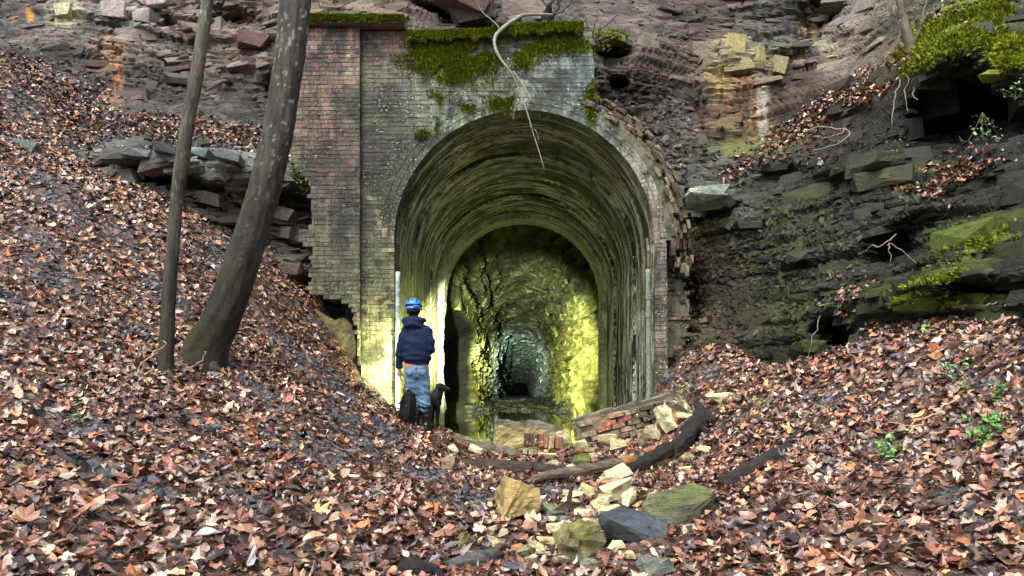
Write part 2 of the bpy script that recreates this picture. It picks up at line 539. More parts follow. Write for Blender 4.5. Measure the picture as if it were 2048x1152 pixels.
ZN = [  # px, py, reach, own colour as it shows in the photograph
    (50, 60, 70, (112, 102, 98)), (130, 30, 30, (178, 172, 150)), (250, 30, 60, (146, 138, 130)), (390, 30, 50, (120, 108, 105)), (150, 140, 60, (104, 97, 92)), (430, 150, 70, (122, 110, 102)), (350, 225, 60, (98, 97, 98)), (500, 215, 70, (88, 86, 88)), (560, 100, 60, (112, 96, 90)), (470, 50, 50, (122, 104, 92)),
    (700, 20, 60, (118, 100, 82)), (850, 10, 50, (104, 88, 78)), (960, 30, 50, (84, 66, 60)), (1060, 20, 60, (110, 98, 92)), (1250, 50, 80, (104, 95, 90)), (1350, 100, 60, (112, 99, 88)), (1450, 95, 40, (150, 138, 92)), (1520, 110, 40, (145, 140, 98)), (1480, 20, 60, (112, 100, 90)), (1600, 80, 60, (104, 98, 88)), (1560, 60, 40, (70, 76, 74)), (1730, 60, 60, (144, 136, 124)), (1700, 130, 40, (120, 104, 95)),
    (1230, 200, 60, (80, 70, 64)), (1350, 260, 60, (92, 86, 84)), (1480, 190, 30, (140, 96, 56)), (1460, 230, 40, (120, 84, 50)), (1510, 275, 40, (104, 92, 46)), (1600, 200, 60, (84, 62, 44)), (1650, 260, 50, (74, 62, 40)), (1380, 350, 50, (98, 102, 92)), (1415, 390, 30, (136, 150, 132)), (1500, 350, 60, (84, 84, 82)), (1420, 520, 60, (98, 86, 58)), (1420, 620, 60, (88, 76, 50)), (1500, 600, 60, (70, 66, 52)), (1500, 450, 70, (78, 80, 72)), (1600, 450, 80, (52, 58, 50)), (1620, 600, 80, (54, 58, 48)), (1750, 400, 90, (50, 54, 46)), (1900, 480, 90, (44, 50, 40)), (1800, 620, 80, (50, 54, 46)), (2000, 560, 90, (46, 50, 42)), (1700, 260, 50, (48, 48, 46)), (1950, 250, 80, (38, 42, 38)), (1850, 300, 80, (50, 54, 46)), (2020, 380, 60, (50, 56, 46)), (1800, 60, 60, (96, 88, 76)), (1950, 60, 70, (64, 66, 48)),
    (260, 305, 40, (112, 120, 120)), (400, 315, 60, (118, 126, 124)), (510, 320, 40, (110, 116, 116)), (420, 420, 60, (82, 80, 74)), (330, 370, 50, (80, 78, 74)), (550, 450, 60, (86, 82, 76)), (600, 340, 22, (116, 116, 52)), (450, 530, 60, (88, 76, 60)), (570, 540, 40, (84, 76, 68)), (620, 610, 60, (96, 82, 60)), (50, 320, 70, (92, 98, 94)), (150, 340, 60, (98, 104, 100)), (100, 230, 80, (88, 84, 84)), (300, 262, 90, (84, 78, 78)),
]
num = np.zeros((len(flat), 3)); den = np.zeros(len(flat))
wx = pxf + 40 * fbm(flat, 1.2, 3, 77); wy = pyf + 40 * fbm(flat, 1.2, 3, 78)
for (zx, zy, zr, c) in ZN:
    w = np.exp(-((wx - zx) ** 2 + (wy - zy) ** 2) / (2 * (zr * .8) ** 2)) + 1e-6 / (1 + ((wx - zx) ** 2 + (wy - zy) ** 2) / 1e4)
    num += w[:, None] * lin(c); den += w
ccol = num / den[:, None]
ccol *= np.array([.86, .81, .73])
ccol *= np.clip(1 + tone * 1.3 + 0.55 * fbm(flat, 2.2, 4, 80), 0.25, 2.2)[:, None]
hue = fbm(flat, 1.3, 3, 84)
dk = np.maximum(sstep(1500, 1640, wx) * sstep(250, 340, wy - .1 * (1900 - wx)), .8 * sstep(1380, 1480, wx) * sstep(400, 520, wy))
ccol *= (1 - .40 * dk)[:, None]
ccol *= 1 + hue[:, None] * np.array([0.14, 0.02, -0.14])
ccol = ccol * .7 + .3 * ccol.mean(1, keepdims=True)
ccol[:, 0] *= .96


def stain(cx, cy, rx, ry, c, amt, seed, thr=-.1):       # mineral stains that ran down the rock
    global ccol
    m = np.exp(-(((pxf - cx) / rx) ** 2 + ((pyf - cy) / ry) ** 2) ** 2)
    q = np.c_[pxf / 9.0, pyf / 60.0, np.zeros(len(pxf))]
    m = np.clip(m * amt * sstep(thr, thr + .35, fbm(q, 1.0, 3, seed)), 0, 1)
    ccol = ccol * (1 - m[:, None]) + lin(c) * m[:, None]


stain(228, 150, 20, 62, (190, 130, 80), .8, 91, -.35)
stain(215, 110, 34, 30, (186, 150, 116), .6, 92, -.3)
stain(1480, 210, 40, 90, (150, 100, 58), .7, 93, .0)
stain(1500, 260, 60, 50, (130, 122, 70), .5, 94, .0)
stain(1525, 220, 14, 70, (176, 172, 160), .7, 95, -.1)
stain(1440, 170, 30, 40, (186, 170, 110), .6, 96, -.2)
stain(1620, 90, 70, 50, (176, 168, 120), .5, 97, 0)
stain(280, 40, 70, 50, (190, 184, 174), .5, 98, .0)
stain(130, 22, 36, 24, (190, 186, 140), .8, 99, -.3)
stain(58, 30, 8, 16, (214, 150, 50), .8, 100, -.4)
n1 = grid_normals(cpos)
n1 = (n1 * np.where((n1 * cp).sum(-1, keepdims=True) > 0, -1, 1)).reshape(-1, 3)
up = n1[:, 2]
mossz = np.zeros(len(pxf))
for (cx, cy, rx, ry, rot, a) in [(1900, 85, 110, 60, -28, 1.5), (2020, 120, 60, 60, 0, 1.4), (1880, 590, 110, 60, -10, .75), (1960, 470, 90, 45, -20, .7), (1780, 330, 70, 30, -20, .5), (1880, 360, 70, 30, -20, .5), (600, 345, 28, 40, 20, 1.2), (1215, 75, 36, 14, 0, 1.4), (1640, 640, 120, 90, 0, .26), (1600, 480, 150, 120, 0, .16), (1420, 440, 60, 40, 0, .35), (1500, 290, 90, 26, 0, .4)]:
    mossz = np.maximum(mossz, a * gauss(cx, cy, rx, ry, rot).ravel())
mk = np.clip(mossz * sstep(-.25, .55, up + .6 * fbm(flat, 3.0, 4, 101)), 0, 1)
mcol = lin((98, 116, 24)) * (1 + .7 * fbm(flat, 4.0, 4, 102))[:, None]
ccol = ccol * (1 - mk[:, None]) + mcol * mk[:, None]
cf = grid_faces(len(cpx), len(cpy))
fx, fy = pxf[cf].mean(1), pyf[cf].mean(1)
hole = (np.hypot(fx - 1048, fy - 480) < 258) | ((np.abs(fx - 1048) < 258) & (fy > 480)) | ((fx > 690) & (fx < 1048) & (fy > 240))
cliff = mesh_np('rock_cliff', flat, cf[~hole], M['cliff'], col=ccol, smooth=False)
tag(cliff, kind='structure')
cliff_flat, cliff_n = flat, n1


def on_cliff(px, py):
    i = int(np.clip(round((px - cpx[0]) / STEP), 0, len(cpx) - 1)); j = int(np.clip(round((py - cpy[0]) / STEP), 0, len(cpy) - 1))
    k = j * len(cpx) + i
    return Vector(cliff_flat[k]), Vector(cliff_n[k])


# ------------------------------------------------------------------ the tunnel: portal of brick, lining, rock bore, water
D0 = 11.5
S0 = D0 / F


def wx_(px): return (px - CX) * S0
def wz_(py): return CAMZ + (CY - py) * S0


RAD, SPR = 2.02, wz_(480)
RING = 0.30


def inside_poly(x, z, poly):
    x = np.asarray(x, float); z = np.asarray(z, float)
    r = np.zeros(x.shape, bool)
    n = len(poly)
    for i in range(n):
        x1, z1 = poly[i]; x2, z2 = poly[(i + 1) % n]
        c = ((z1 > z) != (z2 > z)) & (x < (x2 - x1) * (z - z1) / (z2 - z1 + 1e-12) + x1)
        r ^= c
    return r


PANEL = [(722, 58), (812, 60), (818, 82), (900, 84), (980, 76), (1060, 66), (1165, 62), (1176, 90), (1186, 110), (1190, 190), (1204, 236), (1246, 272), (1292, 340), (1322, 410), (1332, 470), (1334, 560), (1334, 930), (722, 930)]
PIL = [(588, 56), (722, 56), (722, 812), (716, 700), (716, 645), (700, 612), (672, 598), (624, 592), (628, 500), (604, 490), (606, 466), (626, 452), (624, 396), (632, 384), (604, 352), (584, 322), (578, 240), (596, 100)]
BACK = [(1320, 420), (1344, 440), (1356, 500), (1380, 508), (1374, 560), (1392, 600), (1384, 680), (1360, 720), (1350, 800), (1320, 900)]
to_w = lambda poly: [(wx_(a), wz_(b)) for a, b in poly]

# own colours of the brick face (wash of algae, soot, lichen), by place on the wall
BZ = [
    (640, 90, 40, (142, 124, 114)), (690, 120, 40, (146, 126, 116)), (650, 230, 40, (112, 94, 86)), (640, 170, 40, (130, 106, 98)), (700, 210, 30, (120, 104, 96)), (740, 90, 24, (120, 112, 104)), (790, 110, 36, (112, 96, 92)), (775, 200, 40, (60, 62, 60)), (770, 270, 50, (46, 48, 46)), (740, 160, 26, (72, 72, 70)), (680, 330, 60, (84, 74, 68)), (640, 430, 40, (92, 88, 78)), (700, 450, 50, (72, 70, 60)), (680, 550, 50, (92, 90, 70)), (760, 400, 40, (54, 54, 46)), (750, 500, 30, (70, 68, 54)), (748, 580, 26, (120, 118, 82)), (745, 720, 40, (186, 182, 122)), (772, 600, 20, (180, 184, 112)), (760, 780, 40, (190, 190, 120)), (774, 510, 14, (160, 158, 112)), (774, 445, 8, (180, 172, 140)), (755, 400, 6, (170, 160, 130)),
    (900, 120, 50, (80, 84, 54)), (980, 140, 50, (110, 118, 96)), (880, 200, 50, (118, 124, 112)), (960, 210, 50, (128, 138, 126)), (1060, 160, 50, (120, 134, 124)), (1130, 130, 50, (104, 116, 114)), (1150, 210, 40, (86, 98, 98)), (1050, 200, 40, (122, 130, 108)), (850, 300, 34, (92, 100, 84)), (815, 340, 30, (60, 66, 54)), (1200, 280, 40, (122, 126, 112)), (1260, 330, 30, (140, 138, 124)), (1315, 450, 30, (122, 114, 100)), (1318, 600, 40, (104, 94, 84)), (1318, 720, 40, (118, 104, 92)),
]


def wall_colour(px, py, seed=0):
    num = np.zeros((len(px), 3)); den = np.zeros(len(px))
    q = np.c_[px / 130.0, py / 130.0, np.zeros(len(px))]
    ax = px + 45 * fbm(q, 2.0, 3, 201); ay = py + 45 * fbm(q, 2.0, 3, 202)
    for (zx, zy, zr, c) in BZ:
        w = np.exp(-((ax - zx) ** 2 + (ay - zy) ** 2) / (2 * (zr * .85) ** 2)) + 1e-6 / (1 + ((ax - zx) ** 2 + (ay - zy) ** 2) / 1e4)
        num += w[:, None] * lin(c); den += w
    return num / den[:, None]


def brick_mat(name, src):
    t = NT(name)
    p = t.pos()
    c = t.attr() if src == 'attr' else t.new('ShaderNodeObjectInfo').outputs['Color']
    n1 = t.noise(p, 2.6, 6, 0.72)
    n2 = t.noise(p, 24.0, 5, 0.7)
    n3 = t.noise(t.mapping(p, (9, 9, 0.7)), 1.3, 5, .65)          # run-off streaks
    c = scale_col(t, c, t.ramp(n2, .32, .68, .55, 1.45))
    c = scale_col(t, c, t.ramp(n3, .36, .64, .55, 1.4))
    alg = t.math('MULTIPLY', t.ramp(t.noise(p, 1.7, 5, .7), .5, .62), .4)
    c = t.mix(alg, c, tuple(lin((98, 116, 74))))
    dark = t.math('MULTIPLY', t.ramp(t.noise(p, 2.1, 6, .72, .6), .45, .58), .85)
    c = t.mix(dark, c, tuple(lin((30, 33, 30))))
    lich = t.math('MULTIPLY', t.ramp(t.noise(p, 30.0, 4, .65), .57, .64), t.ramp(n1, .45, .58))
    sx = t.new('ShaderNodeSeparateXYZ'); t.l.new(p, sx.inputs[0])
    lich = t.math('MULTIPLY', lich, t.ramp(sx.outputs[0], -2.6, -1.8, .45, 1.0))     # the pilaster carries less lichen
    c = t.mix(lich, c, tuple(lin((200, 208, 190))))
    t.bump(t.math('ADD', n2, n1), .5, .008)
    return t.out(c, t.ramp(n1, .3, .7, .45, .9), .35)


M['brick'] = brick_mat('weathered_brick', 'obj')
M['brickv'] = brick_mat('weathered_brickwork', 'attr')
t = NT('portal_mortar')
p_ = t.pos()
M['mortar'] = (t.bump(t.noise(p_, 40, 4), .6, .01), t.out(t.mix(t.ramp(t.noise(p_, 5, 5, .7), .35, .65), tuple(lin((62, 60, 52))), tuple(lin((118, 118, 98)))), .9, .2))[1]

BOXF = np.array([[0, 1, 2, 3], [4, 7, 6, 5], [0, 4, 5, 1], [1, 5, 6, 2], [2, 6, 7, 3], [3, 7, 4, 0]])


def boxes(b):
    """b: (n, 6) x0 x1 y0 y1 z0 z1 -> verts, quads (front face at y0)"""
    x0, x1, y0, y1, z0, z1 = b.T
    vv_ = np.stack([np.stack(a, -1) for a in ((x0, y0, z0), (x1, y0, z0), (x1, y0, z1), (x0, y0, z1), (x0, y1, z0), (x1, y1, z0), (x1, y1, z1), (x0, y1, z1))], 1)
    f = BOXF[None] + 8 * np.arange(len(b))[:, None, None]
    return vv_.reshape(-1, 3), f.reshape(-1, 4)


CH = 0.0675                                             # course height
BL = 0.215


def in_opening(x, z, grow=0.0):
    dx = np.abs(x - TCX)
    r = RAD + grow
    return np.where(z < SPR, dx < RAD, np.hypot(dx, z - SPR) < r)


def course_spans(poly, zc, opening=True, grow=0.0, step=0.012):
    w = to_w(poly)
    xs = np.arange(-3.8, 3.2, step)
    m = inside_poly(xs, np.full(xs.shape, zc), w)
    if opening:
        m &= ~in_opening(xs, np.full(xs.shape, zc), grow)
    spans = []
    k = 0
    while k < len(xs):
        if m[k]:
            a = k
            while k < len(xs) and m[k]:
                k += 1
            spans.append((xs[a], xs[k - 1] + step))
        k += 1
    return [s for s in spans if s[1] - s[0] > .03]


portal = empty('tunnel_portal', (TCX, D0, 0))
tag(portal, 'weathered brick portal with mossy top round a dark arched tunnel mouth', 'tunnel portal')
PO = np.array([TCX, D0, 0.0])

mort, bricks = [], []                                    # bricks: box, course, kind
z = wz_(930)
ci = 0
while z < wz_(52):
    zc = z + CH / 2
    for poly, yf, dep, op, kind in ((PANEL, D0, .5, True, 'panel'), (PIL, D0 - .10, .62, False, 'pilaster'), (BACK, D0 + .42, .35, False, 'back')):
        for a, b in course_spans(poly, zc, op, RING if kind == 'panel' else 0):
            mort.append((a + .004, b - .004, yf + .009, yf + dep, z - .0005 * (kind == 'panel'), z + CH + .0003))
            x = a - (ci % 2) * BL / 2 * (kind != 'panel' or a < -1) - rng.uniform(0, .03)
            while x < b - .02:
                l = (BL if (ci % 5 or kind != 'pilaster') else BL / 2) * rng.uniform(.95, 1.05)
                x0, x1 = max(x, a), min(x + l, b)
                if x1 - x0 > .035:
                    j = rng.normal(0, .0018) if kind != 'back' else rng.normal(0, .035)
                    if kind == 'pilaster' and x0 <= a + .001:    # the torn left edge: ends of bricks stick out unevenly
                        x0 -= rng.uniform(-.05, .06)
                    if kind == 'back' and x1 >= b - .001:
                        x1 += rng.uniform(-.06, .08)
                    if rng.random() > (.012 if kind != 'back' else .12):
                        bricks.append((x0 + .003, x1 - .003, yf + j, yf + .10, z + .003, z + CH - .0032, kind))
                x += l
    z += CH
    ci += 1
mb = np.array(mort)
mv, mf = boxes(mb)
core = mesh_np('mortar_core', mv - PO, mf, M['mortar'], portal)
tag(core, kind='stuff')
ba = np.array([b[:6] for b in bricks])
bk = np.array([b[6] for b in bricks])
bpx = CX + (ba[:, 0] + ba[:, 1]) / 2 / S0; bpy_ = CY - ((ba[:, 4] + ba[:, 5]) / 2 - CAMZ) / S0
bc = wall_colour(bpx, bpy_)
bc *= (rng.uniform(.66, 1.34, len(bc)) * np.where(rng.random(len(bc)) < .06, .55, 1))[:, None]
redz = ((bk == 'pilaster') & (bpy_ < 330)) | ((bk == 'panel') & (bpy_ < 140) & (bpx < 830)) | (bk == 'back')
red = (rng.random(len(bc)) < np.where(redz, .3, .06))
bc[red] = bc[red] * np.array([1.08, .84, .8])
bc[bk == 'back'] = (lin((82, 74, 60)) * rng.uniform(.6, 1.5, (int((bk == 'back').sum()), 1)))
# soot-dark band of the panel left of the arch, worn bare higher up
# the 300 largest, clearest bricks: the pilaster from its torn edge, and the jamb on the right
pri = np.where((bk == 'pilaster') & (bpx < 660) & (bpy_ > 300), 0, 9.0)
pri = np.where((bk == 'panel') & (bpx > 1295) & (bpy_ > 470), 0.1, pri)
pri = np.where((bk == 'pilaster') & (pri > 5), 1, pri)
pri = pri + rng.random(len(pri)) * .5
sel = np.zeros(len(pri), bool)
sel[np.argsort(pri)[:299]] = True
unit_v, unit_f = boxes(np.array([[-.5, .5, -.5, .5, -.5, .5]]))
tmpl = []
for k in range(5):
    bmx = bmesh.new()
    vs_ = [bmx.verts.new(Vector(q) + Vector(rng.normal(0, .03, 3) * np.array([.6, .3, 1.2]))) for q in unit_v]
    for f in unit_f:
        bmx.faces.new([vs_[i] for i in f])
    bmesh.ops.bevel(bmx, geom=list(bmx.edges), offset=.05, segments=1, affect='EDGES')
    o = bm_obj('brick', bmx, M['brick'])
    tmpl.append(o.data)
    bpy.data.objects.remove(o)
for i in np.where(sel)[0]:
    o = bpy.data.objects.new('brick', tmpl[i % 5])
    COL.objects.link(o)
    o.parent = portal
    x0, x1, y0, y1, z0, z1 = ba[i]
    o.location = ((x0 + x1) / 2 - TCX, (y0 + y1) / 2 - D0, (z0 + z1) / 2)
    o.scale = (x1 - x0, y1 - y0, z1 - z0)
    o.color = (*[float(q) for q in bc[i]], 1)
rest = ~sel
bv, bf = boxes(ba[rest])
bv = bv + rng.normal(0, .0015, bv.shape)
bcol = np.repeat(bc[rest], 8, axis=0)

# the ring of rowlock bricks round the arch
ringb_v, ringb_f, ringb_c = [], [], []
nr = 3
nb = int(math.pi * (RAD + .17) / .075)
off = 0
for ri in range(nr):
    r0 = RAD + ri * RING / nr + (.004 if ri else 0); r1 = RAD + (ri + 1) * RING / nr - .004
    for k in range(nb):
        a0 = math.pi * (k + .03 + (ri % 2) * .5) / nb; a1 = math.pi * (k + .97 + (ri % 2) * .5) / nb
        am = (a0 + a1) / 2
        if a1 > math.pi: continue
        pxm = CX + (TCX + math.cos(am) * (r0 + r1) / 2) / S0; pym = CY - (SPR + math.sin(am) * (r0 + r1) / 2 - CAMZ) / S0
        if not inside_poly(np.array([pxm]), np.array([pym]), PANEL)[0] and pxm > 1100 and ri > 0 and rng.random() < .8:
            continue
        yf = D0 + rng.normal(0, .003) + (rng.uniform(0, .05) if ri == nr - 1 and pxm > 1200 else 0)
        q = []
        for y in (yf, D0 + .3):
            for rr, aa in ((r0, a0), (r1, a0), (r1, a1), (r0, a1)):
                q.append((TCX + math.cos(aa) * rr, y, SPR + math.sin(aa) * rr))
        ringb_v += q
        ringb_f.append(np.array([[0, 1, 2, 3], [4, 7, 6, 5], [0, 4, 5, 1], [1, 5, 6, 2], [2, 6, 7, 3], [3, 7, 4, 0]]) + 8 * off)
        off += 1
        ringb_c.append((pxm, pym))
rc = np.array(ringb_c)
rcol = wall_colour(rc[:, 0], rc[:, 1]) * rng.uniform(.7, 1.2, (len(rc), 1))
allv = np.r_[bv, np.array(ringb_v)]
allf = np.r_[bf, np.concatenate(ringb_f) + len(bv)]
bw = mesh_np('brickwork', allv - PO, allf, M['brickv'], portal, col=np.r_[bcol, np.repeat(rcol, 8, axis=0)])
tag(bw, kind='stuff')
# mortar behind the ring
aa = np.linspace(0, math.pi, 90)
rv = []
for y in (D0 + .012, D0 + .5):
    for rr in (RAD + .002, RAD + RING + .03):
        rv += [(TCX + math.cos(a) * rr, y, SPR + math.sin(a) * rr) for a in aa]
rv = np.array(rv)
keep = inside_poly(CX + rv[:180, 0] / S0, CY - (rv[:180, 2] - CAMZ) / S0, PANEL + [])
rf = [[i, i + 1, 91 + i, 90 + i] for i in range(89)] + [[90 + i, 91 + i, 271 + i, 270 + i] for i in range(89)]
mesh_np('arch_mortar', rv - PO, np.array(rf), M['mortar'], portal)

# lining of the first bay
LEN_A, LEN_B = D0 + .02, 19.0
arcs = []                                                # profile: (s, x, z, nx, nz)
jh = SPR + .2
prof_len = 2 * jh + math.pi * RAD


def prof(s, rad=RAD):
    """point and inward normal of the lining at arc length s from the foot of the left jamb"""
    s = np.asarray(s, float)
    a = np.pi - (s - jh) / RAD
    left = s < jh; right = s > jh + math.pi * RAD
    x = np.where(left, -rad, np.where(right, rad, rad * np.cos(a)))
    zz = np.where(left, -.2 + s, np.where(right, SPR - (s - jh - math.pi * RAD), SPR + rad * np.sin(a)))
    nx = np.where(left, 1.0, np.where(right, -1.0, -np.cos(a))); nz = np.where(left | right, 0.0, -np.sin(a))
    return x + TCX, zz, nx, nz


t = NT('lining_brick')
uvv = t.uv()
p_ = t.pos()
base = t.mix(t.ramp(t.noise(t.mapping(uvv, (1.2, 3.0, 1)), 1.0, 5, .7), .35, .65), tuple(lin((22, 22, 21))), tuple(lin((58, 50, 44))))
base = scale_col(t, base, t.ramp(t.noise(p_, 22, 4, .7), .3, .7, .55, 1.4))
alg = t.ramp(t.noise(t.mapping(uvv, (.5, 4.0, 1)), 1.0, 4, .65), .5, .68)
base = t.mix(t.math('MULTIPLY', alg, .4), base, tuple(lin((58, 62, 50))))
str1 = t.ramp(t.noise(t.mapping(uvv, (.34, 1.5, 1), (3, 1, 0)), 1.0, 7, .76, 1.2), .50, .54)
str2 = t.ramp(t.noise(t.mapping(uvv, (.5, 4.2, 1), (9, 4, 0)), 1.0, 6, .76, 1.0), .52, .56)
brk = t.ramp(t.noise(t.mapping(uvv, (2.5, 7.0, 1)), 1.0, 5, .78), .40, .54)
patchy = t.ramp(t.noise(t.mapping(uvv, (.9, 1.3, 1), (5, 2, 0)), 1.0, 3, .6), .58, .61)
base = t.mix(t.math('MULTIPLY', patchy, .7), base, tuple(lin((112, 96, 76))))
stk = t.math('MULTIPLY', t.math('MAXIMUM', str1, str2), brk)
vcol = t.attr()
sepc = t.new('ShaderNodeSeparateColor'); t.l.new(vcol, sepc.inputs[0])
stk = t.math('MULTIPLY', stk, sepc.outputs[0])           # red: how far lime has run here
base = t.mix(stk, base, tuple(lin((222, 226, 212))))
par = t.math('MULTIPLY', sepc.outputs[1], t.ramp(t.noise(t.mapping(uvv, (1.5, 3.0, 1)), 1.5, 5, .7), .3, .55))
base = t.mix(par, base, t.mix(t.ramp(t.noise(p_, 9, 5, .7), .4, .62), tuple(lin((206, 206, 140))), tuple(lin((150, 160, 60)))))   # green: pale render and yellow-green algae
base = t.mix(sepc.outputs[2], base, tuple(lin((190, 196, 168))))  # blue: lamplit inner rim of the lining, its brightness painted in
t.bump(t.math('ADD', t.noise(p_, 25, 4), t.math('MULTIPLY', stk, .5)), .6, .012)
M['lining'] = t.out(base, t.ramp(t.noise(p_, 6, 3), .3, .7, .3, .7), .45)


def ring_step(y):
    return -(.05 * sstep(12.45, 12.5, y) - .045 * sstep(13.7, 13.75, y) + .06 * sstep(15.2, 15.25, y) - .05 * sstep(16.6, 16.65, y) + .03 * sstep(17.6, 17.65, y)) + .13 * sstep(18.28, 18.32, y)


def lend(s):
    """where the lining has broken off, by arc length: ragged on the left jamb"""
    s = np.asarray(s, float)
    q = np.c_[s * 1.3, s * 0, s * 0]
    return LEN_B - sstep(jh + .3, jh - .6, s) * (1.3 * np.clip(fbm(q, 1.0, 4, 333, .6) + .25, 0, 1)) - .12 * np.abs(fbm(q, 3.0, 2, 334))


def lining_masks(s, y):
    q = np.c_[s * .35, y * .5, np.zeros(len(s))]
    lime = .95 + .4 * np.exp(-((s - jh - 1.5) / 1.6) ** 2) + .25 * fbm(q, 1, 3, 300)
    lime *= np.where((s > jh + 2.2) & (s < jh + 5.0) & (y < 15), .55, 1.0)
    par_ = sstep(jh + .8, jh - .9, s) * .95 * (1 - .45 * sstep(13, 12, y) * sstep(jh - 1.2, jh, s))
    par_ = np.maximum(par_, sstep(prof_len - 2.2, prof_len - .6, s) * sstep(16.5, 17.6, y) * .7)
    edge = sstep(18.22, 18.3, y + .05 * fbm(np.c_[s * 2, y * 0, y * 0], 1, 3, 303)) * (.7 + .3 * fbm(np.c_[s * 3, y * 2, y * 0], 1, 3, 304))
    return np.clip(np.c_[lime, par_, edge], 0, 1)


ss = np.linspace(0, prof_len, 200); ys = np.unique(np.r_[np.linspace(LEN_A, LEN_B, 60), 12.44, 12.51, 13.69, 13.76, 15.19, 15.26, 16.59, 16.66, 17.59, 17.66, 18.27, 18.33])
SS, YS = np.meshgrid(ss, ys)
x, zz, nx, nz = prof(SS.ravel())
stp = ring_step(YS.ravel()) - .013
lv = np.c_[x + nx * stp, np.minimum(YS.ravel(), lend(SS.ravel())), zz + nz * stp]
lf = grid_faces(200, len(ys))
lining_base = mesh_np('lining_mortar', lv - PO, lf, M['lining'], portal, col=lining_masks(SS.ravel(), YS.ravel()), uv=np.c_[SS.ravel(), YS.ravel()], smooth=True)
# outer skin and the end of the lining
xo, zo, _, _ = prof(ss, RAD + .5)
ex_ = np.r_[np.c_[prof(ss)[0], lend(ss), prof(ss)[1]], np.c_[xo, np.full(200, LEN_B + .01), zo], np.c_[xo, np.full(200, D0 + .45), zo]]
ef = np.array([[i, i + 1, 201 + i, 200 + i] for i in range(199)] + [[200 + i, 201 + i, 401 + i, 400 + i] for i in range(199)])
mesh_np('lining_back', ex_ - PO, ef, M['mortar'], portal)
ncr = int(prof_len / .072)
bl_ = []
for k in range(ncr):
    s0 = k * prof_len / ncr; s1 = (k + 1) * prof_len / ncr - .008
    y = LEN_A - (k % 2) * .11
    while y < LEN_B - .05:
        y0 = max(y, LEN_A - .005); y1 = min(y + .22, LEN_B + rng.uniform(-.04, .06))
        if rng.random() > .02 and y1 > y0 + .03:
            bl_.append((s0, s1, y0 + .004, y1 - .004, rng.normal(0, .0010) - .0105 - (.035 if rng.random() < .015 else 0)))
        y += .228
bl_ = np.array(bl_)
bl_ = bl_[bl_[:, 3] < lend((bl_[:, 0] + bl_[:, 1]) / 2) + .08]
qv, quv = [], []
for (a, b, h) in ((0, 2, 0), (1, 2, 0), (1, 3, 0), (0, 3, 0), (0, 2, 1), (1, 2, 1), (1, 3, 1), (0, 3, 1)):
    s = bl_[:, a]; y = bl_[:, b]
    x, zz, nx, nz = prof(s)
    o_ = (bl_[:, 4] if h == 0 else np.full(len(bl_), -.03)) + ring_step((bl_[:, 2] + bl_[:, 3]) / 2)
    qv.append(np.c_[x + nx * o_, y, zz + nz * o_]); quv.append(np.c_[s, y])
qv = np.stack(qv, 1).reshape(-1, 3); quv = np.stack(quv, 1).reshape(-1, 2)
qf = (np.array([[0, 1, 2, 3], [0, 4, 5, 1], [1, 5, 6, 2], [2, 6, 7, 3], [3, 7, 4, 0]])[None] + 8 * np.arange(len(bl_))[:, None, None]).reshape(-1, 4)
lb = mesh_np('lining_brickwork', qv - PO, qf, M['lining'], portal, col=lining_masks(quv[:, 0], quv[:, 1]), uv=quv)
tag(lb, kind='stuff')

# the rock bore beyond the lining
NB_S, NB_Y = 260, 360
ts = np.linspace(0, 1, NB_S)
yb = 18.3 + (150 - 18.3) * np.linspace(0, 1, NB_Y) ** 1.9
TS, YB = np.meshgrid(ts, yb)
wl_lo = np.interp(yb, [18, 20, 30.4, 31.2, 36, 46, 48, 60, 150], [2.7, 3.1, 3.3, 2.12, 2.05, 2.0, 1.8, 1.85, 1.8])[:, None]
wl_hi = np.interp(yb, [18, 19.6, 22, 29, 36, 46, 48, 60, 150], [2.8, 2.7, 2.1, 2.1, 2.05, 2.0, 1.8, 1.85, 1.8])[:, None]
wr_ = np.interp(yb, [18, 19.6, 23, 30, 36, 46, 48, 60, 150], [2.9, 2.8, 2.05, 2.0, 2.0, 1.95, 1.75, 1.8, 1.8])[:, None]
ht_ = np.interp(yb, [18, 19.5, 28, 33, 46, 60, 100, 150], [6.3, 6.1, 5.6, 5.45, 5.3, 5.2, 4.4, 3.0])[:, None]
ang = np.pi * (1 - TS)
sup = 0.62
cxs = np.sign(np.cos(ang)) * np.abs(np.cos(ang)) ** sup
szs = np.abs(np.sin(ang)) ** sup
hfr = sstep(3.3, 3.9, szs * ht_ - .0)
wl_ = wl_lo * (1 - hfr) + wl_hi * hfr
bxp = TCX + np.where(cxs < 0, cxs * wl_, cxs * wr_)
bzp = -.3 + szs * (ht_ + .3)
bp = np.stack([bxp, YB, bzp], -1)
nbn = grid_normals(bp)
cen = np.stack([np.full_like(YB, TCX), YB, np.full_like(YB, 2.3)], -1)
nbn *= np.where(((cen - bp) * nbn).sum(-1, keepdims=True) < 0, -1, 1)
bfz = bp.reshape(-1, 3)
sp = np.c_[bfz[:, 1] * .45, bfz[:, 0] * 1.0, bfz[:, 2]]
d1, tn = strata(sp, .1, sp[:, 0] * .7 + sp[:, 1], 5, 1.0, ((.5, .16), (.2, .13), (.09, .06)))
rib = .22 * np.abs(fbm(np.c_[bfz[:, 1] * .55, bfz[:, 2] * .12, bfz[:, 0] * .1], 1.0, 3, 307))
bfz = bfz + nbn.reshape(-1, 3) * ((d1 + rib + .26 * fbm(bfz, .9, 4, 308)) * np.where((bfz[:, 0] < -1.5) & (bfz[:, 2] < 4.2), .2 + .8 * sstep(30.5, 32, bfz[:, 1]), 1))[:, None]
hgt = bfz[:, 2]
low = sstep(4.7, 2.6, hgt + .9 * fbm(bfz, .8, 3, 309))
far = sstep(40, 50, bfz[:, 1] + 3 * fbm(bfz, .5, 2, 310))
colr = lin((84, 90, 58)) * (1 - low[:, None]) + lin((162, 166, 88)) * low[:, None]
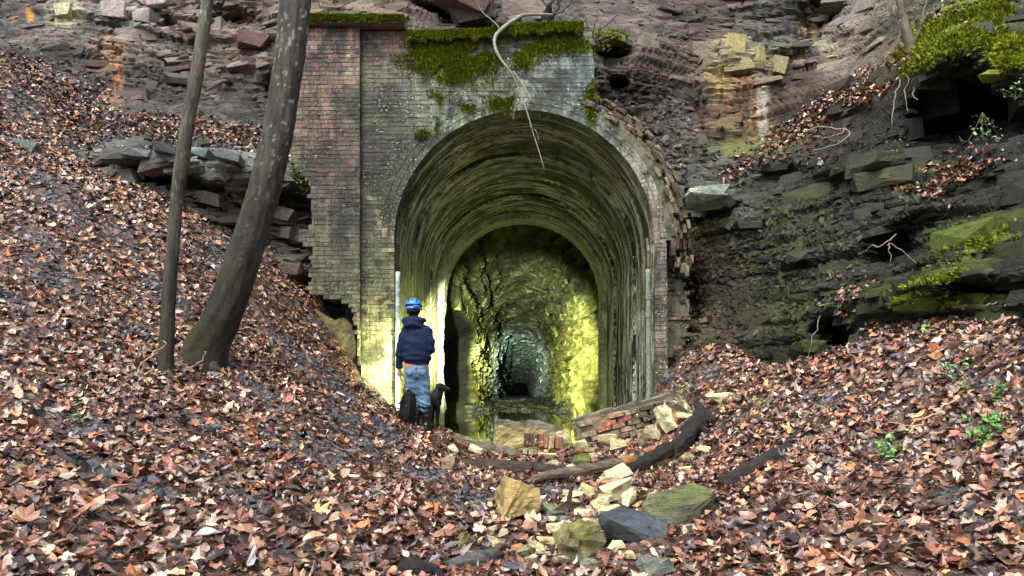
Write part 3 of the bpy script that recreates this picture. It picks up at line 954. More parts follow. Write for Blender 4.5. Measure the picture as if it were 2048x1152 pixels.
colr = colr * (1 - far[:, None]) + lin((116, 132, 118)) * far[:, None]
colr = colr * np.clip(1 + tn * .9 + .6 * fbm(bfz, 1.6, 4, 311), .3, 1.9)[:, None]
crk = sstep(.06, .0, np.abs(fbm(np.c_[bfz[:, 1] * .9, bfz[:, 0] * .3, bfz[:, 2] * .22], 1.0, 4, 312)))
bare = sstep(-1.75, -2.0, bfz[:, 0]) * sstep(31.6, 31.0, bfz[:, 1]) * sstep(4.6, 3.9, hgt)     # rock in the cleft behind the lining, painted black for its shade
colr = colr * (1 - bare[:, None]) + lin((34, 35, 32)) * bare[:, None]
M['bore'] = earth_mat('bore_rock', 'attr', 4.0, 0.5, (0.6, 0.95), 1.0, 0.06, (1, 1, 1.6), spec=.25)
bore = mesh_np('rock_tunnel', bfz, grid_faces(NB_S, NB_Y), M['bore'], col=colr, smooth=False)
tag(bore, kind='structure')
BORE = (bfz.copy(), nbn.reshape(-1, 3).copy(), colr.copy())
endv = np.array([[-4, 149.9, -2], [4, 149.9, -2], [4, 149.9, 8], [-4, 149.9, 8.0]])
tag(mesh_np('tunnel_end_dark', endv, np.array([[0, 1, 2, 3]]), earth_mat('end_darkness', 'flat', rough=(.9, 1), spec=.05, flat=(.003, .003, .003))), kind='structure')  # added sheet closing the bore, painted near-black for the unlit depth
# ring of rock closing the gap outside the lining's far end
gx = []
aa = np.linspace(0, 1, 120)
for rr in (RAD + .3, RAD + 2.4):
    xg, zg, _, _ = prof(aa * prof_len, rr)
    gx.append(np.c_[xg, np.full(120, 18.35), zg])
tag(mesh_np('tunnel_collar', np.concatenate(gx), np.array([[i, i + 1, 121 + i, 120 + i] for i in range(119)]), earth_mat('collar_rock', 'flat', flat=lin((60, 62, 52)))), kind='structure')

# floor of the tunnel
fxs, fys = np.meshgrid(np.linspace(-3.2, 3.0, 90), 10.8 + 139 * np.linspace(0, 1, 260) ** 1.8)
fz = np.interp(fys, [10, 12, 24, 28, 33, 38, 46, 60, 105], [-.05, -.05, -.05, .1, .27, .38, .5, .5, .5])
fpos = np.c_[fxs.ravel(), fys.ravel(), fz.ravel()]
side = np.abs(fxs.ravel() - TCX)
fpos[:, 2] += .12 * fbm(fpos, 1.2, 4, 320) * sstep(20, 30, fpos[:, 1]) + .06 * fbm(fpos, 5, 3, 321) + .5 * sstep(1.2, 2.4, side) * sstep(26.5, 29, fpos[:, 1])
fcol = lin((78, 78, 58)) * (1 + .5 * fbm(fpos, 2.0, 4, 322))[:, None]
tag(mesh_np('tunnel_floor', fpos, grid_faces(90, 260), M['soil'], col=fcol), kind='structure')

t = NT('still_water')
t.bump(t.noise(t.pos(), 3.0, 2), .03, .02)
t.out(tuple(lin((58, 66, 30))), .03, .6)
M['water'] = t.m
wv = np.array([[-3, 10.3, WATER_Z], [2.3, 10.3, WATER_Z], [2.3, 34, WATER_Z], [-3, 34, WATER_Z]])
tag(mesh_np('water', wv, np.array([[0, 1, 2, 3]]), M['water']), kind='structure')

# the parged base of the wing wall, split from the pilaster by a crack
PARG = [(628, 616), (646, 628), (668, 640), (686, 634), (702, 650), (712, 690), (709, 730), (719, 765), (770, 830), (770, 900), (640, 900), (620, 700)]

def plate(name, poly, y0, y1, mat, parent=None, off=(0, 0, 0), jag=.0):
    """a slab with the outline poly (photo pixels at the portal's distance), from depth y0 to y1"""
    w = to_w(poly)
    bm = bmesh.new()
    f0 = [bm.verts.new((x - off[0], y0 - off[1], z - off[2])) for x, z in w]
    f1 = [bm.verts.new((x - off[0], y1 - off[1], z - off[2])) for x, z in w]
    bm.faces.new(f0); bm.faces.new(f1[::-1])
    n = len(w)
    for i in range(n):
        bm.faces.new((f0[i], f1[i], f1[(i + 1) % n], f0[(i + 1) % n]))
    return bm_obj(name, bm, mat, parent)


t = NT('parging')
p_ = t.pos()
cpar = t.mix(t.ramp(t.noise(p_, 3.0, 6, .7), .35, .65), tuple(lin((84, 78, 62))), tuple(lin((132, 128, 82))))
cpar = scale_col(t, cpar, t.ramp(t.noise(p_, 20, 5, .7), .3, .7, .5, 1.3))
t.bump(t.math('ADD', t.noise(p_, 14, 5), t.noise(p_, 3, 4)), .8, .03)
M['parging'] = t.out(cpar, .9, .2)
plate('parged_base', PARG, D0 + .03, D0 + .5, M['parging'], portal, PO)
# parapet coping stones, each its own slab, and the thin broken ledge over the arch
M['coping'] = earth_mat('coping_stone', 'flat', 8.0, .5, flat=lin((112, 108, 92)))
for i, (a, b) in enumerate(((592, 662), (664, 740), (742, 812))):
    plate('coping_stone', [(a, 59), (b, 59), (b + 1, 50), (a, 48 + i)], D0 - .22, D0 + .75, M['coping'], portal, PO)
for i, (a, b, zt) in enumerate(((816, 900, 74), (903, 985, 70), (987, 1070, 62), (1072, 1164, 55))):
    plate('coping_stone', [(a, zt + 11), ((a + b) / 2, zt + 7), (b, zt + 9 - i), (b, zt + rng.uniform(-3, 2)), ((a + b) / 2, zt + rng.uniform(-4, 3)), (a, zt + 3)], D0 - .12 + rng.uniform(-.04, .04), D0 + .8, M['coping'], portal, PO)
# small weep hole, its darkness painted as a flat black plate
plate('weep_hole_black_plate', [(852, 180), (869, 179), (865, 195), (856, 196)], D0 - .006, D0 + .02, earth_mat('hole_dark', 'flat', flat=(.004, .004, .004)), portal, PO)

# ---- moss: short blades in cushions
def moss(name, pts, nrm, parent, size=.03, col=(112, 134, 22), seed=0, origin=(0, 0, 0)):
    n = len(pts)
    r = np.random.default_rng(seed)
    pts = np.asarray(pts, float); nrm = np.asarray(nrm, float)
    d = nrm + r.normal(0, .55, (n, 3)); d /= np.linalg.norm(d, axis=1, keepdims=True)
    s = np.cross(d, r.normal(0, 1, (n, 3))); s /= np.linalg.norm(s, axis=1, keepdims=True) + 1e-9
    L = size * r.uniform(.5, 1.5, n)[:, None]
    W = L * .35
    vv_ = np.stack([pts - s * W - nrm * .01, pts + s * W - nrm * .01, pts + d * L], 1).reshape(-1, 3)
    c = lin(col) * (.45 + 1.0 * r.random(n))[:, None] * (1 + .5 * fbm(pts, 3.0, 3, seed))[:, None]
    c = c * (1 + r.normal(0, .12, (n, 3)))
    c = np.repeat(np.clip(c, .002, 1), 3, axis=0)
    o = mesh_np(name, vv_ - np.array(origin), np.arange(3 * n).reshape(-1, 3), M['mossv'], parent, col=c)
    return tag(o, kind='stuff')


mp, mn = [], []
def face_moss(cx, cy, rx, ry, n, dens=0.0, seed=0):
    x = rng.normal(cx, rx, n); y = rng.normal(cy, ry, n)
    q = np.c_[x / 26.0, y / 20.0, np.full(n, seed)]
    k = fbm(q, 1.0, 4, 400) + dens > 0
    k &= y > 64
    for a, b in zip(x[k], y[k]):
        mp.append((wx_(a), D0 - .012 - .03 * rng.random(), wz_(b))); mn.append((0, -.8, .5))
def top_moss(a, b, zt0, zt1, n, yf):
    x = rng.uniform(a, b, n)
    f = (x - a) / (b - a)
    zt = zt0 + (zt1 - zt0) * f
    yv = rng.uniform(yf, yf + .5, n) if n else []
    lip = rng.random(n) < .6
    for i in range(n):
        lump = .035 * (fbm(np.array([[x[i] / 22.0, yv[i] * 4, 0]]), 1, 2, 402)[0] + .4)
        if lip[i]:
            mp.append((wx_(x[i]), yf - .01 - .02 * rng.random(), wz_(zt[i] - 4 + (16 + 9 * (yf > D0 - .2)) * rng.random() * (.55 + .9 * abs(fbm(np.array([[x[i] / 17.0, 3.3, 0]]), 1, 3, 409)[0]))))); mn.append((0, -.8, .6))
        else:
            mp.append((wx_(x[i]), yv[i], wz_(zt[i]) + lump)); mn.append((0, -.3, .95))
top_moss(592, 814, 48, 50, 16000, D0 - .22)
top_moss(816, 985, 74, 70, 8000, D0 - .12)
top_moss(985, 1166, 62, 55, 11000, D0 - .12)
for a in [(890, 112, 40, 20, 9000, .3), (945, 122, 24, 22, 4500, .25), (850, 112, 16, 14, 1200, .1), (1030, 108, 26, 14, 2200, .0), (1120, 92, 34, 8, 2600, .2), (1000, 100, 60, 12, 2500, .0), (992, 208, 7, 7, 500, .3), (1014, 200, 9, 16, 700, 0), (876, 196, 9, 7, 500, .2), (1182, 205, 7, 24, 1300, .2), (845, 270, 8, 5, 350, .2), (940, 215, 14, 6, 500, 0), (1048, 128, 8, 5, 300, .2), (890, 160, 30, 6, 700, -.1), (870, 250, 6, 10, 250, 0)]:
    face_moss(*a)
moss('moss', mp, mn, portal, .028, (128, 142, 34), 3, PO)
# moss on the pilaster's torn foot and on the cliff
def cliff_scatter(n, regions, upmin, seed, noise_thr=-9):
    """random places on the cliff inside soft elliptical regions"""
    w = np.zeros(len(pxf))
    for (cx, cy, rx, ry, rot, a) in regions:
        w = np.maximum(w, a * gauss(cx, cy, rx, ry, rot).ravel())
    w = w * sstep(upmin, upmin + .3, cliff_n[:, 2])
    w = w * (fbm(cliff_flat, 2.2, 3, seed) > noise_thr)
    w[w < .04] = 0
    r = np.random.default_rng(seed)
    k = r.choice(len(w), n, p=w / w.sum())
    return cliff_flat[k] + r.normal(0, .012, (n, 3)), cliff_n[k]


q, n_ = cliff_scatter(30000, [(1900, 75, 90, 38, -30, 1), (2020, 120, 46, 46, 0, 1), (1960, 30, 60, 25, -20, .8), (1215, 72, 30, 12, 0, .9), (1880, 590, 90, 35, -10, .30), (1960, 480, 80, 26, -20, .25), (600, 345, 18, 36, 20, .4)], -.1, 405, -.25)
moss('moss', q, n_, cliff, .045, (126, 138, 34), 5)

# ---- rocks: angular hulls
def hull_verts(seed, n=16, box=1.0):
    r = np.random.default_rng(seed)
    p = r.uniform(-1, 1, (n, 3))
    m = np.abs(p).max(1, keepdims=True)
    p = p / m ** box * .5
    return p * r.uniform(.85, 1.05, (n, 3))


def slab_verts(seed, n):
    r = np.random.default_rng(seed)
    c = np.array([[x, y, z] for x in (-.5, .5) for y in (-.5, .5) for z in (-.5, .5)], float)
    c *= r.uniform(.55, 1.0, (8, 3))
    q = hull_verts(seed + 1, n, 1.0) * np.array([1.0, 1.0, .95])
    return np.r_[c, q]


def hull_mesh(seed, n=5):
    bm = bmesh.new()
    for q in slab_verts(seed, n):
        bm.verts.new(q)
    r = bmesh.ops.convex_hull(bm, input=bm.verts)
    bmesh.ops.delete(bm, geom=[g for g in r['geom_interior'] if isinstance(g, bmesh.types.BMVert)], context='VERTS')
    bmesh.ops.recalc_face_normals(bm, faces=bm.faces)
    me = bpy.data.meshes.new('stone')
    bm.to_mesh(me)
    bm.free()
    v = np.empty(len(me.vertices) * 3); me.vertices.foreach_get('co', v)
    f = np.array([list(p.vertices) for p in me.polygons])
    return me, v.reshape(-1, 3), f


HULL = [hull_mesh(500 + 3 * i, 3 + i % 4) for i in range(18)]
for h in HULL:
    h[0].materials.append(M['stone'])


def frames(nrm, dip):
    """block axes along the strike, out of the face, and across the bedding"""
    nh = nrm.copy(); nh[:, 2] *= .25
    nh /= np.linalg.norm(nh, axis=1, keepdims=True)
    tz = np.c_[-dip, np.zeros(len(nrm)), np.ones(len(nrm))]
    tx = np.cross(nh, tz); tx /= np.linalg.norm(tx, axis=1, keepdims=True)
    tz = np.cross(tx, nh)
    return tx, nh, tz


sm_n = n0.reshape(-1, 3)
rockw = (1 - smoothz) * ((pxf > -60) & (pxf < 2110) & (pyf > -60) & (pyf < 760)) * 1.0
vis_cut = (pxf > 600) & (pxf < 1330) & (pyf > 100)
rockw[vis_cut] = 0
gq = gz(cliff_flat[:, 0], cliff_flat[:, 1])
rockw[cliff_flat[:, 2] < gq - .05] = 0
rockw *= 1 - .85 * np.clip(mossz, 0, 1)
rockw *= np.where((pxf > 1345) & (pyf > 420), .8, 1.0)


def cliff_stones(n, smin, smax, seed):
    r = np.random.default_rng(seed)
    k = r.choice(len(rockw), n, p=rockw / rockw.sum())
    nr_ = sm_n[k] + r.normal(0, .12, (n, 3)); nr_ /= np.linalg.norm(nr_, axis=1, keepdims=True)
    tx, ny, tz = frames(nr_, dipv[k] + r.normal(0, .09, n))
    s = smin * (smax / smin) ** (r.random(n) ** 1.6)
    dims = np.c_[s * r.uniform(.8, 1.9, n), s * r.uniform(.5, .9, n), s * r.uniform(.16, .75, n)]
    pos = cliff_flat[k] - ny * (dims[:, 1:2] * r.uniform(.28, .52, (n, 1)))
    c = ccol[k] * r.uniform(.7, 1.3, (n, 1)) * (1 + r.normal(0, .05, (n, 3)))
    return pos, tx, ny, tz, dims, np.clip(c, .004, .9)


def batch_hulls(name, pos, tx, ny, tz, dims, c, mat, parent, seed, kind='stuff'):
    V_, F_, C_ = [], [], []
    off = 0
    r = np.random.default_rng(seed)
    which = r.integers(0, len(HULL), len(pos))
    for hi, (me, hv, hf) in enumerate(HULL):
        k = np.where(which == hi)[0]
        if not len(k): continue
        l = hv[None] * dims[k][:, None, :]
        w = pos[k][:, None] + l[..., :1] * tx[k][:, None] + l[..., 1:2] * ny[k][:, None] + l[..., 2:] * tz[k][:, None]
        V_.append(w.reshape(-1, 3))
        F_.append((hf[None] + off + len(hv) * np.arange(len(k))[:, None, None]).reshape(-1, 3))
        off += len(hv) * len(k)
        C_.append(np.repeat(c[k], len(hv), axis=0))
    o = mesh_np(name, np.concatenate(V_), np.concatenate(F_), mat, parent, col=np.concatenate(C_))
    return tag(o, kind=kind)


batch_hulls('broken_rock', *cliff_stones(3600, .07, .40, 21), M['stonev'], cliff, 22)
batch_hulls('rock_chips', *cliff_stones(5200, .035, .13, 25), M['stonev'], cliff, 26)
pos, tx, ny, tz, dims, cc_ = cliff_stones(240, .32, .85, 23)
for i in range(len(pos)):
    o = bpy.data.objects.new('stone', HULL[i % len(HULL)][0])
    COL.objects.link(o)
    o.parent = cliff
    m = Matrix(((tx[i][0], ny[i][0], tz[i][0], pos[i][0]), (tx[i][1], ny[i][1], tz[i][1], pos[i][1]), (tx[i][2], ny[i][2], tz[i][2], pos[i][2]), (0, 0, 0, 1)))
    o.matrix_world = m @ Matrix.Diagonal((*dims[i], 1))
    o.color = (*[float(q) for q in cc_[i]], 1)
r_ = np.random.default_rng(61)
n = 520
an = R(1) * r_.uniform(-6, 66, n)
rr = RAD + RING + .4 * r_.random(n) ** 1.5 - .01
yq = D0 + r_.uniform(-.01, .12, n) + (rr - RAD - RING) * 1.2 + .5 * r_.random(n) ** 3
zq = np.where(an > 0, SPR + np.sin(an) * rr, SPR - (-an / R(32)) * 2.3)
xq = TCX + np.where(an > 0, np.cos(an) * rr, rr)
s_ = r_.uniform(.07, .20, n)
cq = np.array([lin(c) for c in ((150, 140, 108), (110, 100, 84), (98, 88, 76), (78, 70, 62), (160, 150, 114))])[r_.integers(0, 5, n)] * r_.uniform(.4, .8, (n, 1))
tq = np.c_[np.sin(an), 0 * an, -np.cos(an)]; nq = np.tile([0, -1.0, 0], (n, 1)); bq = np.c_[np.cos(an), 0 * an, np.sin(an)]
tag(batch_hulls('broken_backing', np.c_[xq, yq, zq] - PO, tq, nq, bq, np.c_[s_ * 1.1, s_, s_ * r_.uniform(.35, .55, n)], cq, M['stonev'], portal, 62), kind='stuff')
# slabs that the photograph shows one by one
for (px, py, w, h, dep, c, tilt) in [(1418, 390, 92, 26, .5, (132, 146, 130), -3), (640, 24, 70, 16, .5, (140, 126, 100), 6), (780, 30, 90, 18, .6, (120, 104, 86), 14), (930, 22, 150, 34, .7, (104, 80, 70), 24), (1060, 25, 110, 40, .7, (112, 98, 92), 8), (280, 310, 74, 20, .5, (108, 118, 118), 6), (345, 316, 60, 18, .5, (100, 108, 108), 11), (400, 326, 70, 20, .5, (112, 122, 120), 14), (455, 340, 60, 18, .5, (104, 112, 110), 10), (560, 350, 70, 22, .5, (92, 94, 88), 14), (330, 345, 60, 40, .4, (70, 66, 62), 20), (420, 410, 60, 26, .5, (84, 82, 78), 14), (560, 430, 60, 30, .5, (88, 84, 78), 16), (500, 500, 64, 26, .5, (80, 76, 70), 10), (470, 440, 50, 24, .5, (76, 72, 66), 18), (585, 470, 40, 26, .4, (92, 88, 82), 12), (590, 540, 60, 30, .4, (96, 88, 80), 8), (1470, 95, 50, 60, .4, (156, 146, 96), 0), (1520, 120, 36, 50, .4, (150, 148, 104), -4), (1560, 140, 40, 40, .4, (140, 138, 100), 5), (1640, 90, 50, 40, .4, (140, 136, 110), 0), (1740, 55, 70, 20, .4, (142, 136, 124), 4), (1760, 80, 60, 20, .4, (134, 126, 114), 2), (515, 105, 80, 30, .5, (98, 72, 66), 8), (235, 20, 60, 34, .4, (166, 156, 154), 4), (290, 40, 50, 30, .4, (158, 146, 144), 7), (320, 14, 50, 24, .4, (170, 158, 156), 3), (130, 26, 46, 34, .4, (184, 180, 146), 0), (40, 320, 100, 40, .5, (92, 100, 96), 10), (110, 345, 70, 30, .4, (84, 86, 78), 20), (190, 355, 70, 26, .4, (100, 110, 106), 18), (1690, 250, 60, 40, .5, (44, 46, 44), -15), (1820, 250, 70, 50, .5, (40, 44, 42), -10), (1600, 520, 60, 24, .4, (58, 66, 58), -10), (1730, 470, 70, 22, .5, (44, 50, 42), -18)]:
    p, n = on_cliff(px, py)
    d = p[1]
    o = bpy.data.objects.new('stone', HULL[(px + py) % len(HULL)][0])
    COL.objects.link(o)
    o.parent = cliff
    o.location = p - n * .10
    o.rotation_euler = (R(random.uniform(-8, 8)), R(tilt), R(random.uniform(-12, 12)))
    o.scale = (w / F * d * .95, dep, h / F * d * 1.05)
    o.color = (*[float(q) for q in lin(c)], 1)

# ---- dead leaves
def leaf_tmpl(kind):
    if kind == 'maple':
        a = np.array([90, 72, 60, 48, 30, 12, -5, -25, -50, -75, -90, -105, -130, -155, 185, 168, 150, 132, 120, 108]) / 180 * np.pi
        r = np.array([1.0, .80, .66, .86, .95, .74, .62, .74, .52, .42, .2, .42, .52, .74, .62, .74, .95, .86, .66, .80])
        o = np.c_[np.cos(a) * r * .55, np.sin(a) * r * .55]
    elif kind == 'oak':
        tt = np.linspace(0, 1, 7)
        wd = np.array([.05, .2, .13, .3, .2, .27, .0])
        o = np.r_[np.c_[wd, tt - .5], np.c_[-wd[::-1][1:-1], (tt - .5)[::-1][1:-1]]]
    else:
        tt = np.linspace(0, 1, 6)
        wd = .27 * np.sin(np.pi * tt ** .85)
        o = np.r_[np.c_[wd, tt - .5], np.c_[-wd[::-1][1:-1], (tt - .5)[::-1][1:-1]]]
    c = np.array([[0, 0.0], [0, .22], [0, -.22]])
    v = np.r_[c[:1], o]
    n = len(o)
    f = np.array([[0, 1 + i, 1 + (i + 1) % n] for i in range(n)])
    return np.c_[v, np.zeros(len(v))], f


LT = [leaf_tmpl(k) for k in ('maple', 'oval', 'oak', 'maple', 'oval', 'oval')]
LEAFC = [((134, 84, 58), 17), ((110, 64, 46), 18), ((80, 46, 38), 18), ((54, 35, 33), 17), ((150, 104, 76), 12), ((172, 138, 112), 9), ((186, 162, 142), 6), ((166, 98, 50), 8), ((126, 108, 102), 9), ((96, 80, 78), 10), ((176, 140, 76), 2), ((62, 54, 54), 12)]
LCOL = np.array([lin(c) for c, w in LEAFC]); LCOL = (LCOL * .8 + .2 * LCOL.mean(1, keepdims=True)) * np.array([1.0, 1.0, .95]); LW = np.array([w for c, w in LEAFC], float); LW /= LW.sum()


def curl(v, r, n):
    """bend n copies of a flat leaf: v (n, k, 3)"""
    a = r.normal(0, 1.0, (n, 1)); b = r.normal(.1, .9, (n, 1)); c = r.normal(0, .9, (n, 1)); d = r.uniform(-.1, .6, (n, 1))
    x, y = v[..., 0], v[..., 1]
    v[..., 2] = a * x * x + b * y * y + c * x * y + d * np.abs(x) - .06
    return v


def rot_frames(nrm, r, tilt):
    n = len(nrm)
    nn = nrm + r.normal(0, tilt, (n, 3)); nn /= np.linalg.norm(nn, axis=1, keepdims=True)
    h = r.normal(0, 1, (n, 3))
    tx = np.cross(nn, h); tx /= np.linalg.norm(tx, axis=1, keepdims=True) + 1e-9
    ty = np.cross(nn, tx)
    return tx, ty, nn


def leaves(name, pts, nrm, parent, seed, smin=.07, smax=.16, tilt=.38, dark=None):
    r = np.random.default_rng(seed)
    n = len(pts)
    which = r.integers(0, len(LT), n)
    V_, F_, C_ = [], [], []
    off = 0
    for hi, (lv_, lf_) in enumerate(LT):
        k = np.where(which == hi)[0]
        m = len(k)
        if not m: continue
        v = np.repeat(lv_[None], m, 0).copy()
        v[:, 1:, :2] *= r.uniform(.85, 1.15, (m, len(lv_) - 1, 1))
        v[..., 0] *= r.uniform(.65, 1.1, (m, 1))
        v = curl(v, r, m)
        s = smin * (smax / smin) ** r.random(m)
        v *= s[:, None, None]
        tx, ty, nn = rot_frames(nrm[k], r, tilt)
        w = pts[k][:, None] + v[..., :1] * tx[:, None] + v[..., 1:2] * ty[:, None] + v[..., 2:] * nn[:, None]
        V_.append(w.reshape(-1, 3))
        F_.append((lf_[None] + off + len(lv_) * np.arange(m)[:, None, None]).reshape(-1, 3))
        off += m * len(lv_)
        c = LCOL[r.choice(len(LCOL), m, p=LW)] * r.uniform(.55, 1.75, (m, 1)) * (1 + r.normal(0, .05, (m, 3)))
        if dark is not None:
            c = c * dark
        C_.append(np.repeat(np.clip(c, .003, .9), len(lv_), axis=0))
    o = mesh_np(name, np.concatenate(V_), np.concatenate(F_), M['leaf'], parent, col=np.concatenate(C_))
    return tag(o, kind='stuff')


KEEP = []                                              # places where things stand, so that no leaf cuts through them

r_ = np.random.default_rng(70)                           # blocks that stand out of the bore's walls
bpts, bnor, bcl = BORE
wgt = np.where((bpts[:, 1] < 60) & ~((bpts[:, 0] < -1.9) & (bpts[:, 1] < 31) & (bpts[:, 2] < 4)) & (bpts[:, 1] > 20.5) & (bpts[:, 2] > -.1), .4 + (bpts[:, 1] - 20) * .05, 0)
k = r_.choice(len(bpts), 1500, p=wgt / wgt.sum())
n = len(k)
nb_ = bnor[k] + r_.normal(0, .2, (n, 3)); nb_ /= np.linalg.norm(nb_, axis=1, keepdims=True)
tyb = np.tile([0.1, 1.0, 0.25], (n, 1)) + r_.normal(0, .15, (n, 3))
txb = np.cross(tyb, nb_); txb /= np.linalg.norm(txb, axis=1, keepdims=True)
tyb = np.cross(nb_, txb)
s_ = .12 * 4.0 ** (r_.random(n) ** 1.8)
dims = np.c_[s_ * r_.uniform(.7, 1.6, n), s_ * r_.uniform(.4, .7, n), s_ * r_.uniform(.5, 1.3, n)]
tag(batch_hulls('tunnel_blocks', bpts[k] - nb_ * dims[:, 1:2] * .28, txb, nb_, tyb, dims, bcl[k] * r_.uniform(.45, 1.4, (n, 1)), M['bore'], None, 73), kind='stuff')
r_ = np.random.default_rng(71)
n = 900
yq = r_.uniform(31, 52, n); xq = TCX + r_.normal(0, 1, n) * np.interp(yq, [23, 30, 50], [1.7, 1.2, .9])
side_ = r_.random(n) < .45
yq[side_] = r_.uniform(28, 34, int(side_.sum())); xq[side_] = TCX + np.sign(r_.normal(size=int(side_.sum()))) * r_.uniform(1.5, 2.1, int(side_.sum()))
zq = np.interp(yq, [10, 12, 24, 28, 33, 38, 46, 60], [-.05, -.05, -.05, .1, .27, .38, .5, .5]) + .5 * sstep(1.2, 2.4, np.abs(xq - TCX)) * sstep(26.5, 29, yq)
tx, ty, nz_ = rot_frames(np.tile([0, 0, 1.0], (n, 1)), r_, .3)
s_ = .07 * 5 ** (r_.random(n) ** 2.2)
tag(batch_hulls('tunnel_rubble', np.c_[xq, yq, zq], tx, ty, nz_, np.c_[s_ * 1.4, s_, s_ * .6], lin((70, 72, 56)) * r_.uniform(.3, 1.4, (n, 1)), M['stonev'], None, 72), kind='stuff')

# ------------------------------------------------------------------ trees
def spline(pts, n):
    pts = np.asarray(pts, float)
    t_ = np.r_[0, np.cumsum(np.linalg.norm(np.diff(pts[:, :3], axis=0), axis=1))]
    q = np.linspace(0, t_[-1], n)
    out = np.stack([np.interp(q, t_, pts[:, k]) for k in range(pts.shape[1])], 1)
    for _ in range(max(2, n // 18)):
        out[1:-1] = .25 * out[:-2] + .5 * out[1:-1] + .25 * out[2:]
    return out


def tube(pts, n=40, m=12, rough=.1, rscale=4.0, seed=0, caps=True, ridge=0.0):
    """swept round bar through pts (x, y, z, radius), its surface broken by noise"""
    c = spline(pts, n)
    tg = np.gradient(c[:, :3], axis=0); tg /= np.linalg.norm(tg, axis=1, keepdims=True) + 1e-9
    ref = np.array([0, 1.0, 0]) if abs(tg[:, 1].mean()) < .8 else np.array([1.0, 0, 0])
    a = np.cross(tg, ref); a /= np.linalg.norm(a, axis=1, keepdims=True) + 1e-9
    b = np.cross(tg, a)
    th = np.linspace(0, 2 * np.pi, m, endpoint=False)
    dirs = a[:, None] * np.cos(th)[None, :, None] + b[:, None] * np.sin(th)[None, :, None]
    p = c[:, None, :3] + dirs * c[:, None, 3:4]
    q = p.reshape(-1, 3)
    p = p + dirs * (c[:, None, 3:4] * rough * fbm(q, rscale, 4, seed).reshape(n, m, 1) * 1.6)
    if ridge:
        L_ = np.r_[0, np.cumsum(np.linalg.norm(np.diff(c[:, :3], axis=0), axis=1))]
        q = np.stack([np.broadcast_to(np.cos(th) * 5, (n, m)), np.broadcast_to(np.sin(th) * 5, (n, m)), np.broadcast_to((L_ * 3.0)[:, None], (n, m))], -1).reshape(-1, 3)
        p = p + dirs * (c[:, None, 3:4] * ridge * fbm(q, 1.0, 4, seed + 50, .6).reshape(n, m, 1))
    v = p.reshape(-1, 3)
    i = np.arange(n * m).reshape(n, m)
    j = np.roll(i, -1, axis=1)
    f = np.stack([i[:-1], j[:-1], j[1:], i[1:]], -1).reshape(-1, 4)
    fs = [f]
    if caps:
        v = np.r_[v, c[:1, :3], c[-1:, :3]]
        fs.append(np.r_[np.stack([j[0], i[0], np.full(m, n * m)], -1), np.stack([i[-1], j[-1], np.full(m, n * m + 1)], -1)])
    return v, fs


def pxpath(lst, d=None):
    """(px, py, distance, width in px) -> (x, y, z, radius)"""
    return [(*P(a, b, dd), w / 2 / F * dd) for a, b, dd, w in lst]


def bark(v, base, mosscol, mossf, lich, seed):
    q = np.c_[v[:, 0], v[:, 1], v[:, 2] * .2]
    c = lin(base) * np.clip(1.08 + 1.7 * fbm(q, 20.0, 5, seed, .7), .2, 2.6)[:, None]
    m = np.clip(mossf * sstep(-.25, .45, fbm(v, 2.5, 4, seed + 1)), 0, 1)[:, None]
    c = c * (1 - m) + lin(mosscol) * m * (1 + .6 * fbm(v, 20, 2, seed + 3))[:, None]
    l = (lich * .6 * sstep(.30, .50, fbm(np.c_[v[:, 0], v[:, 1], v[:, 2] * .4], 40.0, 4, seed + 2) + .25 * fbm(v, 2.0, 3, seed + 7)))[:, None]
    return np.clip(c * (1 - l) + lin((150, 154, 142)) * l, .004, .9)


def tree(name, label, path, roots, limbs, base, seed):
    b0 = np.array(path[0][:3])
    root = empty(name, b0)
    tag(root, label, 'tree', 'bare trees on the leaf covered bank')
    v, f = tube(path, 420, 56, .055, 3.0, seed, ridge=.11)
    h = v[:, 2] - b0[2]
    side = -(v[:, 0] - np.interp(v[:, 2], [p_[2] for p_ in path], [p_[0] for p_ in path])) / path[0][3]
    mo = np.clip(sstep(2.6, .2, h) * (.55 + .7 * side), 0, 1)
    c = bark(v, base, (74, 78, 30), mo, .30 + .65 * sstep(.6, 2.6, h), seed)
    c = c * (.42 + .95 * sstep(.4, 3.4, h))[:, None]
    rid = np.sin(0)
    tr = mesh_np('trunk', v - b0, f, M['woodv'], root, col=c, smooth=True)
    for k, rpath in enumerate(roots):
        v, f = tube(rpath, 24, 10, .25, 6.0, seed + 5 + k)
        mesh_np('root', v - b0, f, M['woodv'], root, col=bark(v, base, (74, 78, 30), np.full(len(v), .3), 0, seed), smooth=True)
    for k, lpath in enumerate(limbs):
        v, f = tube(lpath, 24, 8, .08, 5.0, seed + 9 + k)
        mesh_np('limb', v - b0, f, M['woodv'], root, col=bark(v, base, (74, 78, 30), np.full(len(v), .1), .4, seed), smooth=True)
    return root


